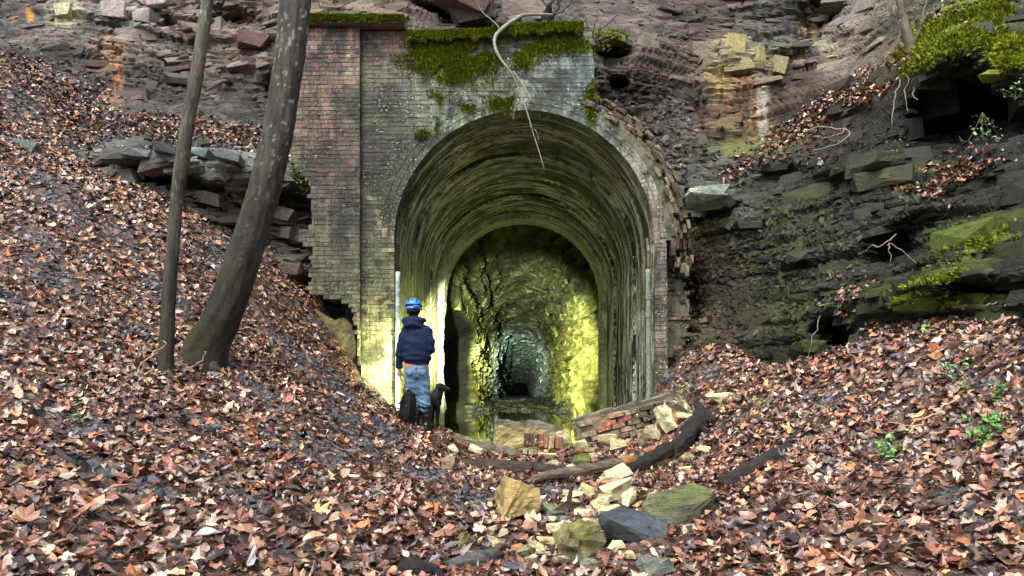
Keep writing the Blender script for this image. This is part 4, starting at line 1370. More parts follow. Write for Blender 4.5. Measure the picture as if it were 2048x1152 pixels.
def W4(p, r): return (p[0], p[1], p[2], r)
td = 7.4
tp = pxpath([(329, 778, td, 60), (330, 755, td, 40), (331, 735, td, 31), (332, 708, td, 29), (337, 600, td, 26), (346, 490, td, 25), (354, 390, td, 25), (362, 340, td, 27), (376, 240, td, 25), (390, 170, td, 25), (404, 80, td, 24), (415, 0, td, 23), (432, -110, td, 22), (455, -330, td, 18), (470, -620, td, 9), (480, -760, td, 3)])
e = tp[-4]
lb_ = [[W4(e, .035), W4(np.array(e[:3]) + [.4, .2, .7], .02), W4(np.array(e[:3]) + [.8, .3, 1.5], .006)], [W4(tp[-3], .04), W4(np.array(tp[-3][:3]) + [-.5, -.2, .6], .02), W4(np.array(tp[-3][:3]) + [-.9, 0, 1.3], .006)]]
g1 = on_ground(315, 765); g2 = on_ground(352, 765)
tree('bare_tree', 'slim straight grey tree trunk left of the thick curved one', tp, [[W4(P(328, 742, td), .06), W4(P(316, 757, td - .1), .04), W4((g1[0] - .15, g1[1], g1[2] - .06), .02)], [W4(P(333, 742, td), .06), W4(P(344, 760, td - .1), .04), W4((g2[0] + .1, g2[1], g2[2] - .06), .02)]], lb_, (66, 63, 54), 700)
td = 7.9
tp = pxpath([(394, 764, td, 120), (401, 738, td, 98), (410, 710, td, 84), (420, 682, td, 82), (445, 635, td, 74), (472, 562, td, 68), (507, 455, td, 61), (529, 382, td, 63), (546, 310, td, 60), (559, 243, td, 58), (575, 140, td, 59), (591, 0, td, 60), (606, -140, td, 58), (622, -330, td, 50), (635, -620, td, 34), (640, -860, td, 12), (642, -960, td, 4)])
e = tp[-4]
lb_ = [[W4(e, .09), W4(np.array(e[:3]) + [.7, .3, 1.0], .05), W4(np.array(e[:3]) + [1.2, .4, 2.2], .01)], [W4(tp[-3], .08), W4(np.array(tp[-3][:3]) + [-.8, -.1, .9], .05), W4(np.array(tp[-3][:3]) + [-1.5, 0, 1.9], .01)]]
g1 = on_ground(372, 735); g2 = on_ground(430, 745)
tree('bare_tree', 'thick dark curved tree trunk leaning right over the bank', tp, [[W4(P(392, 705, td), .13), W4(P(375, 725, td - .15), .08), W4((g1[0] - .2, g1[1], g1[2] - .08), .03)], [W4(P(415, 710, td), .12), W4(P(425, 735, td - .15), .07), W4((g2[0] + .15, g2[1], g2[2] - .1), .03)]], lb_, (48, 45, 40), 720)

# ------------------------------------------------------------------ fallen wood
def log(name, label, cat, path, color, seed, m=16, n=60, rough=.16, group=None, twigs=()):
    b0 = np.array(path[0][:3])
    if m > 10:
        n, m = 130, 34
    v, f = tube(path, n, m, rough, 5.0, seed, ridge=.28)
    o = mesh_np(name, v - b0, f, M['wood'], None, smooth=True)
    o.location = b0
    o.color = (*lin(color), 1)
    tag(o, label, cat, group)
    for q in spline(path, 14):
        KEEP.append((q[0], q[1], q[3] * 1.2 + .02))
    for k, tw in enumerate(twigs):
        v, f = tube(tw, 20, 7, .2, 8.0, seed + k + 1)
        c = mesh_np('branch_stub', v - b0, f, M['wood'], o, smooth=True)
        c.color = o.color
    return o


def gpath(lst, lift=.4):
    """(px, py, width px) resting on the ground under the line of sight"""
    out = []
    for a, b, w in lst:
        g = on_ground(a, b + w * .3)
        r = w / 2 / F * g[1]
        out.append((g[0], g[1], g[2] + r * lift, r))
    return out


log('fallen_log', 'dark half-rotted log lying flat behind the forked driftwood branch', 'log', pxpath([(918, 926, 8.0, 14), (950, 930, 7.95, 26), (1010, 936, 7.8, 30), (1080, 940, 7.6, 28), (1140, 944, 7.5, 20), (1175, 948, 7.4, 8)]), (62, 54, 46), 730)
log('fallen_branch', 'grey weathered branch with a splintered pale end in front of the dark log', 'branch', pxpath([(1048, 966, 6.9, 5), (1070, 958, 6.9, 14), (1100, 950, 6.95, 20), (1165, 941, 7.05, 22), (1225, 930, 7.2, 24), (1242, 926, 7.25, 22)]), (104, 92, 78), 733,
    twigs=[pxpath([(1068, 958, 6.9, 8), (1055, 966, 6.85, 6), (1040, 968, 6.8, 3)])])
log('splintered_wood', 'bright orange splintered wood at the end of the grey branch', 'broken wood', pxpath([(1232, 926, 7.3, 12), (1255, 921, 7.35, 16), (1280, 920, 7.4, 5)]), (168, 120, 72), 735, 8, 14, .6)
log('uprooted_trunk', 'black curved trunk with a knotted root rising over the brick rubble', 'dead trunk', pxpath([(1262, 936, 7.3, 14), (1292, 924, 7.5, 27), (1330, 904, 7.9, 28), (1372, 874, 8.3, 27), (1392, 846, 8.6, 40), (1402, 826, 8.7, 24), (1392, 806, 8.75, 12), (1396, 794, 8.75, 5)]), (36, 34, 32), 737, rough=.5,
    twigs=[pxpath([(1396, 838, 8.6, 30), (1412, 832, 8.6, 24), (1424, 842, 8.5, 12)]), pxpath([(1390, 850, 8.6, 24), (1408, 858, 8.4, 14), (1418, 872, 8.3, 6)]), pxpath([(1350, 890, 7.9, 12), (1352, 905, 7.8, 6), (1348, 925, 7.7, 3)])])
log('fallen_log', 'short black wet log lying alone on the right leaf bank', 'log', gpath([(1442, 968, 22), (1452, 962, 32), (1500, 936, 34), (1545, 912, 32), (1575, 897, 26), (1582, 892, 14)]), (46, 43, 40), 740,
    twigs=[gpath([(1568, 896, 14), (1600, 860, 12), (1640, 826, 6)], .8)])
log('fallen_stick', 'thin bare stick on the left bank just right of the curved trunk', 'stick', gpath([(492, 588, 6), (515, 620, 9), (545, 668, 8)], .7), (74, 64, 58), 743, 8, 24, .2, 'sticks among the leaves')
log('fallen_stick', 'short dark stick on bare gravel at the far left', 'stick', gpath([(92, 884, 10), (120, 908, 13), (152, 932, 10)], .6), (58, 54, 54), 745, 8, 24, .2, 'sticks among the leaves')
log('half_buried_log', 'smooth grey half-buried log at the bottom centre edge of the leaves', 'log', gpath([(893, 1130, 18), (915, 1122, 28), (960, 1112, 30), (1000, 1104, 22)], .2), (92, 94, 90), 747, rough=.1)
log('rotten_stump_root', 'black rotten root end poking out at the bottom of the frame', 'root', gpath([(800, 1130, 20), (835, 1135, 36), (870, 1140, 26), (885, 1150, 12)], .5), (34, 32, 32), 749, rough=.4)
log('fallen_stick', 'dark upright stub of stick beside the grey-green stone', 'stick', pxpath([(1140, 1022, 5.6, 10), (1138, 1000, 5.65, 11), (1142, 978, 5.7, 8), (1148, 972, 5.7, 4)]), (50, 44, 42), 751, 8, 20, .2, 'sticks among the leaves')
log('fallen_stick', 'curved dark stick leaning on the right end of the mossy flat stone', 'stick', gpath([(1412, 1010, 8), (1428, 1035, 11), (1436, 1062, 8)], 1.0), (62, 54, 50), 753, 8, 20, .2, 'sticks among the leaves')
log('fallen_stick', 'brown stick lying level at the bottom right of the leaf bank', 'stick', gpath([(1510, 1104, 9), (1545, 1110, 11), (1580, 1114, 9)], .7), (96, 74, 58), 755, 8, 20, .2, 'sticks among the leaves')
log('fallen_stick', 'pale broken stick standing up under the dark rock hole', 'stick', pxpath([(1582, 750, 8.3, 7), (1578, 738, 8.35, 6), (1574, 726, 8.4, 4)]), (176, 140, 104), 757, 8, 12, .2, 'sticks among the leaves')

def twig(name, label, cat, path, color, group=None, forks=()):
    def wander(pp, k):
        c = spline(pp, 30)
        w = np.minimum(1, np.linspace(0, 6, 30))[:, None]
        for ax in range(3):
            c[:, ax:ax + 1] += w * np.clip(c[:, 3:4] * 6, .012, .05) * fbm(np.c_[np.linspace(0, 9, 30), np.full(30, k * 3.1 + ax * 7), np.full(30, len(label))], 1, 3, 77)[:, None]
        return [tuple(q) for q in c]
    b0 = np.array(path[0][:3])
    path = wander(path, 0)
    forks = [wander(fk, 1 + i) for i, fk in enumerate(forks)]
    v, f = tube(path, 60, 7, .15, 10, 3)
    o = mesh_np(name, v - b0, f, M['twig'], None, smooth=True)
    o.location = b0
    o.color = (*lin(color), 1)
    tag(o, label, cat, group)
    for fk in forks:
        v, f = tube(fk, 28, 6, .08, 10, 4)
        c = mesh_np('side_shoot', v - b0, f, M['twig'], o, smooth=True)
        c.color = o.color
    return o


hd = 11.1
twig('hanging_branch', 'bleached bare branch hanging from the moss over the arch mouth', 'branch', pxpath([(1104, 30, 12.2, 5.0), (1070, 28, 11.9, 5.6), (1040, 30, 11.6, 6.8), (1012, 50, 11.3, 8.1), (990, 68, 11.2, 8.1), (976, 82, 11.15, 6.8), (990, 106, hd, 5.6), (1012, 132, hd, 5.0), (1030, 150, hd, 4.0), (1040, 180, hd, 2.8), (1048, 215, 11, 2.6), (1062, 262, 11, 2.5), (1076, 295, 11, 2.2), (1084, 318, 11, 1.9), (1091, 342, 11, 1.2)]), (128, 130, 118),
     forks=[pxpath([(1044, 196, 11.05, 1.8), (1030, 214, 11, 1.4), (1026, 240, 11, .8)]), pxpath([(1060, 252, 11, 1.6), (1072, 262, 11, 1.2), (1078, 282, 11, .7)]), pxpath([(1000, 60, 11.3, 3), (985, 40, 11.3, 2), (962, 20, 11.4, 1.2), (950, -10, 11.4, .8)]), pxpath([(1028, 146, hd, 3.7), (1045, 170, 11.05, 3.1), (1058, 190, 11, 2.5), (1070, 206, 11, 1.6)]), pxpath([(1012, 132, hd, 1.9), (1004, 140, 11, 1.2), (992, 152, 11, 0.7)]), pxpath([(1035, 165, hd, 1.9), (1030, 150, 11, 1.2), (1046, 140, 11, 0.7)])])
twig('bare_shrub', 'dark leafless shrub rooted in the rock above the arch crown', 'shrub', pxpath([(1112, 62, 12.6, 14), (1104, 40, 12.5, 14), (1098, 18, 12.4, 11), (1104, -10, 12.3, 8), (1110, -60, 12.2, 5)]), (66, 64, 62),
     forks=[pxpath([(1104, 40, 12.5, 7), (1120, 10, 12.4, 5), (1118, -30, 12.3, 4)]), pxpath([(1098, 22, 12.4, 6), (1085, 0, 12.4, 5), (1070, -40, 12.4, 3)]), pxpath([(1108, 50, 12.5, 4), (1140, 46, 12.3, 3), (1175, 40, 12.2, 2)]), pxpath([(1100, 30, 12.4, 4), (1130, 20, 12.3, 3), (1150, -10, 12.2, 2)])])
twig('bare_twigs', 'tangle of thin bare twigs at the top right corner of the portal', 'shrub', pxpath([(1200, 95, 12.5, 4), (1190, 70, 12.4, 4), (1176, 48, 12.4, 3), (1160, 20, 12.3, 2)]), (92, 86, 82),
     forks=[pxpath([(1190, 70, 12.4, 3), (1210, 50, 12.4, 2.5), (1245, 24, 12.3, 1.5)]), pxpath([(1180, 55, 12.4, 3), (1150, 50, 12.4, 2), (1130, 54, 12.4, 1.5)]), pxpath([(1195, 80, 12.4, 3), (1225, 70, 12.3, 2), (1262, 52, 12.3, 1.2)]), pxpath([(1186, 64, 12.4, 2.5), (1192, 36, 12.3, 2), (1204, 0, 12.3, 1.2)])])
twig('bare_sapling', 'slender bare sapling on the bank top right behind the moss', 'sapling', pxpath([(1826, 135, 10.6, 26), (1822, 100, 10.6, 24), (1812, 50, 10.6, 18), (1798, 0, 10.6, 14), (1785, -60, 10.6, 10), (1770, -160, 10.6, 5)]), (98, 92, 80),
     forks=[pxpath([(1822, 100, 10.6, 8), (1840, 60, 10.5, 6), (1850, 0, 10.5, 4), (1853, -40, 10.5, 3)]), pxpath([(1826, 125, 10.6, 6), (1800, 90, 10.4, 5), (1796, 40, 10.4, 3)])])
for k, (lab, path, fk) in enumerate([
    ('pale curled dead branch on the scree left of the dark recess', [(1612, 262, 10.9, 3), (1650, 252, 10.7, 4), (1690, 256, 10.6, 4.5), (1702, 262, 10.6, 4), (1686, 288, 10.5, 3.5), (1650, 294, 10.5, 3), (1622, 300, 10.5, 2)], [[(1690, 256, 10.6, 4), (1672, 272, 10.5, 3), (1640, 276, 10.5, 2)]]),
    ('forked pale dead branch on the dark wall right of centre', [(1716, 508, 8.9, 3.5), (1745, 494, 8.6, 4), (1778, 486, 8.5, 4), (1790, 470, 8.6, 3)], [[(1778, 486, 8.5, 3.5), (1778, 500, 8.4, 3), (1781, 528, 8.4, 2)], [(1778, 486, 8.5, 3), (1805, 500, 8.4, 2.5), (1834, 526, 8.3, 2)]]),
    ('long thin root trailing down to the dark rock hole', [(1640, 632, 8.7, 3), (1632, 655, 8.6, 3), (1622, 682, 8.5, 2.5), (1614, 720, 8.5, 2)], []),
    ('pale hanging root below the moss at the sapling foot', [(1826, 130, 10.2, 5), (1830, 170, 9.9, 5), (1832, 200, 9.7, 3)], [[(1800, 160, 10.2, 4), (1790, 195, 10, 4), (1782, 250, 9.9, 3)], [(1815, 150, 10.2, 3), (1812, 190, 10, 3), (1815, 225, 9.9, 2)]]),
    ('thin fawn dead stem arching over the right leaf bank', [(1800, 735, 6.5, 3), (1850, 738, 6.3, 3), (1890, 748, 6.2, 2.5)], []),
    ('slanting fawn stem between the green plants on the right bank', [(1818, 866, 5.7, 4), (1860, 830, 5.8, 4), (1915, 795, 5.9, 3)], [[(1850, 838, 5.8, 3), (1810, 850, 5.7, 2), (1770, 846, 5.8, 1.5)]]),
    ('thin curved stem at the foot of the slim trunk', [(270, 752, 6.9, 4), (285, 728, 6.95, 4), (312, 706, 7.1, 3.5), (330, 694, 7.2, 3), (332, 682, 7.2, 2.5), (322, 680, 7.2, 2)], []),
    ('thin bramble stem looped before the curved trunk', [(350, 728, 7.3, 3), (380, 733, 7.3, 3), (404, 722, 7.35, 2.5), (412, 702, 7.4, 2)], []),
    ('long bent bramble stem lying at the bottom left', [(40, 1080, 3.9, 4), (90, 1078, 4, 4), (140, 1062, 4.1, 4), (160, 1040, 4.2, 3)], []),
    ('broad strip of split pale wood on the lower right leaves', [(1912, 1012, 4.6, 5), (1940, 996, 4.7, 12), (1968, 976, 4.8, 4)], []),
]):
    if k < 4:
        path = [(a, b, d_, w_ * .7) for a, b, d_, w_ in path]
        fk = [[(a, b, d_, w_ * .7) for a, b, d_, w_ in q] for q in fk]
    twig('dead_stem', lab, 'dead stem', pxpath(path), [(128, 122, 106), (124, 112, 94), (100, 98, 90), (112, 104, 90), (150, 122, 92), (170, 136, 98), (150, 128, 110), (140, 124, 108), (90, 76, 68), (170, 136, 112)][k], 'dead stems and roots', [pxpath(q) for q in fk])

# ------------------------------------------------------------------ stones among the leaves
def stone(name, label, cat, px, py, w, h, dep, color, seed, rot=(0, 0, 0), group=None, sub=3, box=.35, rough=.06, sink=.15, n=18, d=None, moss_c=None):
    """an angular block; px, py is the middle of its foot in the photograph"""
    g = on_ground(px, py) if d is None else V(px, py, d)
    s = g[1] / F
    bm = bmesh.new()
    for q in hull_verts(seed, n, box):
        bm.verts.new(q)
    r = bmesh.ops.convex_hull(bm, input=bm.verts)
    bmesh.ops.delete(bm, geom=[g_ for g_ in r['geom_interior'] if isinstance(g_, bmesh.types.BMVert)], context='VERTS')
    D_ = np.array([w * s * 1.12, dep, h * s * 1.15])
    for v in bm.verts:
        v.co = Vector(np.array(v.co) * D_)
    bmesh.ops.subdivide_edges(bm, edges=bm.edges, cuts=sub, use_grid_fill=True)
    bmesh.ops.triangulate(bm, faces=bm.faces)
    co = np.array([v.co for v in bm.verts]); bm.normal_update()
    nr_ = np.array([v.normal for v in bm.verts])
    kk = rough * min(D_)
    dd = fbm(co, 1.4 / max(D_), 4, seed) * kk * 2 + fbm(co, 9 / max(D_), 3, seed + 1) * kk
    lay = np.floor(co[:, 2] / (D_[2] * .22) + fbm(co, 3, 2, seed))
    dd += (hsh(lay, 1, 2, seed) - .5) * kk * 1.2
    for v, q, a in zip(bm.verts, nr_, dd):
        v.co += Vector(q * a)
    o = bm_obj(name, bm, None)
    co = np.empty(len(o.data.vertices) * 3); o.data.vertices.foreach_get('co', co); co = co.reshape(-1, 3)
    c = lin(color) * np.clip(1 + 1.0 * fbm(co, 2.6 / max(D_), 5, seed + 2, .6), .25, 2)[:, None] * (1 + (hsh(np.floor(co[:, 2] / (D_[2] * .22) + fbm(co, 3, 2, seed)), 1, 2, seed) - .5) * .3)[:, None]
    if moss_c is not None:
        mk_ = (sstep(-.1, .3, fbm(co, 3.0 / max(D_), 4, seed + 3) + .7 * co[:, 2] / D_[2]))[:, None]
        c = c * (1 - mk_ * .8) + lin(moss_c) * mk_ * .8
    ca = o.data.color_attributes.new('Col', 'FLOAT_COLOR', 'POINT')
    ca.data.foreach_set('color', np.c_[np.clip(c, .003, .9), np.ones(len(c))].astype(np.float32).ravel())
    o.data.materials.append(M['stonev'])
    o.location = g + Vector((0, D_[1] * .3, D_[2] * (.5 - sink)))
    o.rotation_euler = [R(a) for a in rot]
    KEEP.append((o.location.x, o.location.y - D_[1] * .15, max(D_[0], D_[1]) * .58))
    return tag(o, label, cat, group)


GR = 'stones among the leaves before the tunnel'
stone('stone', 'big tilted yellow-brown sandstone block below the driftwood', 'stone', 1036, 1050, 92, 88, .36, (158, 138, 88), 841, (8, 18, 32), GR, box=.9, rough=.055, n=14)
stone('stone', 'rounded grey-green stone right of the yellow-brown block', 'stone', 1110, 1034, 54, 34, .2, (112, 120, 100), 802, (0, -6, 10), GR, box=.2)
stone('stone', 'long flat green mossy slab, largest on the right', 'stone', 1358, 1052, 132, 72, .42, (96, 98, 76), 803, (4, -4, 6), GR, box=1.0, rough=.05, n=22, moss_c=(92, 102, 48))
stone('stone', 'smooth slate-blue slab lying in front of the mossy slab', 'stone', 1276, 1084, 138, 50, .34, (74, 82, 90), 804, (14, 12, -8), GR, box=.9, rough=.03, n=20)
stone('stone', 'squat olive mossy block at bottom centre', 'stone', 1168, 1114, 96, 64, .3, (122, 116, 84), 805, (2, 2, 6), GR, box=1.0, rough=.12, n=22, moss_c=(110, 112, 52))
stone('stone', 'small mossy green boulder beside the grey branch', 'stone', 1160, 929, 48, 26, .25, (92, 96, 58), 806, (0, 0, 0), GR, box=.1, moss_c=(92, 106, 30), d=7.5)
stone('stone', 'small upright olive stone beside the fallen pink brick', 'stone', 922, 1106, 40, 46, .14, (150, 148, 96), 807, (0, 24, 20), GR)
stone('stone', 'pointed grey stone at the bottom edge under the olive block', 'stone', 1312, 1152, 64, 40, .2, (108, 114, 106), 808, (0, -10, 20), GR, box=.2)
stone('stone', 'flat dark slate piece at the bottom edge', 'stone', 1036, 1150, 54, 20, .16, (76, 84, 94), 809, (10, 4, 20), GR, box=.8, rough=.03)
stone('stone', 'pale green-grey stone at the bottom edge beside the dry leaf', 'stone', 1180, 1142, 44, 26, .14, (132, 138, 116), 810, (0, 20, 0), GR)
stone('stone', 'olive stone lump left of the squat mossy block', 'stone', 1048, 1118, 38, 26, .14, (124, 122, 92), 811, (0, -15, 0), GR)
stone('stone', 'pale cream rock set in the right bank above the black log', 'stone', 1442, 806, 50, 22, .25, (196, 190, 140), 812, (0, -5, 0), GR, box=.6)
stone('stone', 'flat cream stone on the leaves left of the short black log', 'stone', 1372, 944, 34, 12, .2, (190, 182, 130), 813, (0, 0, 10), GR, box=.6)
stone('stone', 'cream stone half hidden in leaves behind the flat cream one', 'stone', 1382, 925, 32, 24, .2, (184, 180, 132), 814, (0, 10, 10), GR)
stone('stone', 'slate piece lying at the foot of the curved trunk', 'stone', 424, 757, 26, 14, .15, (104, 110, 118), 815, (10, 10, 30), GR, rough=.03)
stone('stone', 'pale wedge of rock beside the mortar beam', 'stone', 896, 940, 22, 40, .16, (168, 142, 118), 816, (0, 18, 10), GR)
stone('stone', 'big pale ledge slab above the right haunch of the arch', 'stone', 1415, 402, 84, 28, .5, (134, 148, 132), 817, (-16, -4, -8), None, box=.9, rough=.04, d=11.7)
LAND = [('the yellow-brown block', 1036, 1010), ('the slate-blue slab', 1272, 1062), ('the big mossy slab', 1358, 1018), ('the squat olive block', 1168, 1085), ('the small mossy boulder', 1160, 920), ('the orange splintered wood', 1250, 922), ('the upright lump in the water', 1055, 880), ('the top end of the tilted slab', 1350, 830), ('the middle of the tilted slab', 1240, 862), ('the grey branch', 1150, 950), ('the black knotted root', 1400, 850), ('the mortar beam', 965, 905), ('the rounded grey-green stone', 1110, 1018)]
USED = {}


def where(what, px, py, w, h):
    """a label that places a small piece beside the nearest large thing"""
    nm, lx, ly = min(LAND, key=lambda q: math.hypot(px - q[1], (py - q[2]) * 1.5))
    dx, dy = px - lx, (py - ly) * 1.5
    rel = ('close right of' if dx < 40 else 'well right of') if dx > abs(dy) else (('close left of' if dx > -40 else 'well left of') if -dx > abs(dy) else ('just below' if 0 < dy < 30 else 'below' if dy > 0 else 'just above' if dy > -30 else 'above'))
    size = 'long flat' if w > 1.9 * h else 'upright' if h > 1.15 * w else 'small' if w < 24 else 'chunky'
    nm = nm.replace('the orange splintered wood', 'the splintered wood').replace('the top end of the tilted slab', 'the slab top').replace('the middle of the tilted slab', 'the tilted slab').replace('the upright lump in the water', 'the upright lump')
    lab = f'{size} {what} {rel} {nm}'
    USED[lab] = USED.get(lab, 0) + 1
    if USED[lab] > 1:
        lab = f'{size} {what} {rel} {nm}, ' + ('the further one' if USED[lab] == 2 else 'third')
    return lab


FR = 'pale mortar fragments in the rubble'
k = 0
for (px, py, w, h) in [(1236, 1000, 60, 26), (1200, 1030, 34, 24), (1225, 1045, 40, 22), (1262, 1018, 24, 34), (1178, 992, 28, 16), (1090, 1092, 28, 14), (1120, 1072, 40, 16), (1130, 1062, 24, 14), (1305, 1000, 20, 14), (1160, 906, 26, 22), (1215, 892, 30, 20), (1240, 905, 34, 22), (1282, 895, 28, 20), (1302, 880, 26, 22), (1330, 870, 30, 46), (1345, 850, 28, 36), (1318, 850, 26, 40), (1362, 842, 26, 26), (1372, 826, 22, 20), (1096, 918, 24, 14), (1130, 900, 20, 30), (1188, 918, 24, 12), (1260, 925, 22, 14), (1150, 1012, 18, 12), (1085, 1112, 30, 12), (1060, 1086, 18, 10), (990, 1066, 20, 12), (1180, 1060, 26, 18), (1205, 1012, 22, 18), (1210, 968, 24, 12), (1230, 975, 30, 14), (905, 905, 18, 14), (1010, 990, 18, 10), (1320, 935, 22, 12), (1150, 870, 20, 14), (1398, 870, 20, 12), (1110, 985, 14, 8), (1330, 915, 24, 14), (1150, 1000, 34, 16), (1248, 965, 54, 22), (1168, 1042, 30, 20), (1140, 1088, 26, 14), (1075, 1105, 28, 18), (1100, 1050, 22, 12), (1215, 1058, 36, 18), (1010, 1076, 26, 14), (985, 1092, 24, 14), (1060, 1128, 30, 16), (1125, 1130, 26, 14), (1235, 1100, 30, 14), (1260, 1118, 22, 12), (1380, 1070, 24, 14), (1275, 955, 26, 14), (1300, 962, 20, 12), (1190, 955, 22, 10), (1100, 935, 24, 12), (1145, 938, 18, 10), (955, 1020, 18, 10), (1350, 960, 20, 10), (1410, 905, 24, 12), (1180, 1135, 20, 12), (940, 955, 18, 10)]:
    stone('mortar_fragment', where('pale mortar fragment', px, py - h / 2, w, h), 'rubble', px, py + 3, w * 1.2, h * 1.25, w / F * 7 * .8, random.choice([(206, 198, 150), (196, 186, 136), (186, 176, 142), (210, 204, 160), (160, 150, 120)]), 830 + k, (random.uniform(-20, 20), random.uniform(-25, 25), random.uniform(-40, 40)), FR, sub=2, box=.8, rough=.06, sink=-.05, n=12)
    k += 1
BRK = 'loose bricks in the rubble'
def loose_brick(px, py, w, color, rot, label, seed):
    g = on_ground(px, py)
    s = g[1] / F * w
    o = bpy.data.objects.new('loose_brick', tmpl[seed % 5])
    COL.objects.link(o)
    o.location = g + Vector((0, 0, s * .16))
    o.scale = (s, s * .5, s * .34)
    o.rotation_euler = [R(a) for a in rot]
    o.color = (*lin(color), 1)
    KEEP.append((g.x, g.y, s * .5))
    return tag(o, label, 'brick', BRK)


loose_brick(890, 1076, 46, (206, 146, 118), (10, -32, 35), 'single pale pink brick lying alone in the leaves beside the olive stone', 0)
loose_brick(1208, 978, 50, (176, 112, 84), (0, -14, 20), 'long red brick capped with cream mortar above the slate-blue slab', 1)
for k, (px, py, w, rz) in enumerate([(1148, 912, 30, 20), (1178, 905, 30, -30), (1225, 880, 30, 15), (1255, 890, 28, 60), (1195, 924, 28, 10), (1210, 935, 26, -40), (1130, 925, 28, 35), (1275, 872, 28, -20), (1300, 905, 26, 25), (1285, 925, 24, -15), (1340, 880, 26, 30), (1165, 925, 24, 70), (1255, 1034, 24, -60), (1110, 905, 24, 5)]):
    loose_brick(px, py, w, random.choice([(146, 84, 66), (160, 100, 78), (122, 76, 62), (176, 128, 104)]), (random.uniform(-25, 25), random.uniform(-25, 25), rz), where('broken red brick', px, py - 6, w, w * .6), k)

# ------------------------------------------------------------------ fallen lumps of masonry
def masonry(label, loc, rot, size, rows, cols, seed, core_c, brick_cs, upright=False, span=(0, 1), mortar_top=0):
    """a lump of brickwork: mortar core, and the bricks that show on its front face"""
    r = np.random.default_rng(seed)
    root = empty('masonry_lump', loc, [R(a) for a in rot])
    tag(root, label, 'masonry', 'fallen lumps of brickwork')
    L, W, H = size
    for q in np.linspace(-.45, .45, 6):
        KEEP.append((loc[0] + q * L * math.cos(R(rot[2])), loc[1] + q * L * math.sin(R(rot[2])), W * .5))
    bm = bmesh.new()
    bmesh.ops.create_cube(bm, size=1)
    bmesh.ops.subdivide_edges(bm, edges=bm.edges, cuts=15, use_grid_fill=True)
    co = np.array([v.co for v in bm.verts])
    q = co * np.array([L, W, H])
    rr = fbm(q, 3.5, 4, seed) * .09 + fbm(q, 12, 3, seed + 1) * .05
    for v, a, b in zip(bm.verts, q, rr):
        n_ = np.array(v.co) / (np.linalg.norm(v.co) + 1e-6)
        v.co = Vector(a * .97 + n_ * b)
    bmesh.ops.triangulate(bm, faces=bm.faces)
    o = bm_obj('mortar_bed', bm, None, root)
    co = np.empty(len(o.data.vertices) * 3); o.data.vertices.foreach_get('co', co); co = co.reshape(-1, 3)
    c = lin(core_c) * (1 + .7 * fbm(co, 4, 4, seed + 4))[:, None]
    c = np.where((co[:, 2:3] > H * .38), lin((104, 100, 84)) * (1 + .5 * fbm(co, 6, 3, seed + 5))[:, None], c)
    ca = o.data.color_attributes.new('Col', 'FLOAT_COLOR', 'POINT')
    ca.data.foreach_set('color', np.c_[np.clip(c, .003, .9), np.ones(len(c))].astype(np.float32).ravel())
    o.data.materials.append(M['stonev'])
    bw_, bh_ = L * (span[1] - span[0]) / cols, (H - mortar_top) / rows
    for i in range(rows):
        for j in range(cols):
            if r.random() < .12: continue
            x = -L / 2 + L * span[0] + (j + .5 + (.5 * (i % 2) if not upright else 0)) * bw_
            if x > L / 2 - bw_ * .3: continue
            b = bpy.data.objects.new('brick', tmpl[int(r.integers(5))])
            COL.objects.link(b)
            b.parent = root
            b.location = (x + r.normal(0, .006), -W / 2 - r.uniform(-.01, .035), -H / 2 + (i + .5) * bh_ + r.normal(0, .004))
            b.scale = (bw_ * r.uniform(.8, .95), .12, bh_ * r.uniform(.74, .9))
            b.rotation_euler = (r.normal(0, .05), r.normal(0, .05), r.normal(0, .07))
            cc = lin(brick_cs[int(r.integers(len(brick_cs)))]) * r.uniform(.75, 1.25)
            b.color = (*[float(q_) for q_ in cc], 1)
    return root


RB = [(150, 84, 62), (166, 100, 76), (186, 160, 120), (198, 182, 140), (134, 92, 74), (120, 84, 66)]
DB = [(124, 104, 84), (140, 120, 96), (110, 92, 76), (146, 84, 64), (150, 132, 104), (128, 110, 88)]
masonry('long tilted slab of brickwork rising to the right jamb', V(1255, 852, 9.9) + Vector((0, 0, .08)), (-2, -14, 8), (1.46, .5, .40), 5, 7, 861, (150, 138, 108), DB, mortar_top=.05)
masonry('upright lump of brick and cream stone standing in the water', V(1054, 884, 9.5), (-3, 6, 4), (.86, .5, .48), 2, 8, 862, (150, 136, 92), RB, True, (.42, 1.0), .12)
masonry('mossy capping course of bricks on the lump in the water', V(1056, 862, 9.6), (0, 5, 4), (.80, .45, .10), 1, 5, 863, (120, 112, 84), RB)
masonry('low sloping beam of cream mortar and dark bricks left of the logs', V(974, 905, 8.8), (20, 19, 4), (.86, .16, .22), 3, 4, 864, (214, 206, 150), [(96, 62, 46), (80, 52, 40), (206, 198, 144), (210, 202, 150)], False, (0, .9), .03)
masonry('broken heap of cream mortar blocks at the top end of the tilted slab', V(1345, 836, 9.6), (10, 24, -8), (.36, .4, .40), 4, 3, 865, (200, 192, 140), [(202, 194, 146), (190, 180, 128), (160, 110, 80), (206, 200, 156)])

# ------------------------------------------------------------------ drain pipes on the jambs
def pipe(label, path, rad, cols, color):
    v, f = tube([(*p, rad) for p in path], 24, 12, .03, 3, 5)
    b0 = np.array(path[0])
    o = mesh_np('drain_pipe', v - b0, f, M['stone'], None, smooth=True)
    o.location = b0
    o.color = (*lin(color), 1)
    tag(o, label, 'pipe', 'pipes on the tunnel jambs')
    for c in cols:
        v, f = tube([(c[0], c[1], c[2] - .04, rad * 1.35), (c[0], c[1], c[2] + .04, rad * 1.35)], 3, 12, 0, 3, 5)
        k = mesh_np('collar', v - b0, f, M['stone'], o)
        k.color = (*lin((120, 126, 112)), 1)
    return o


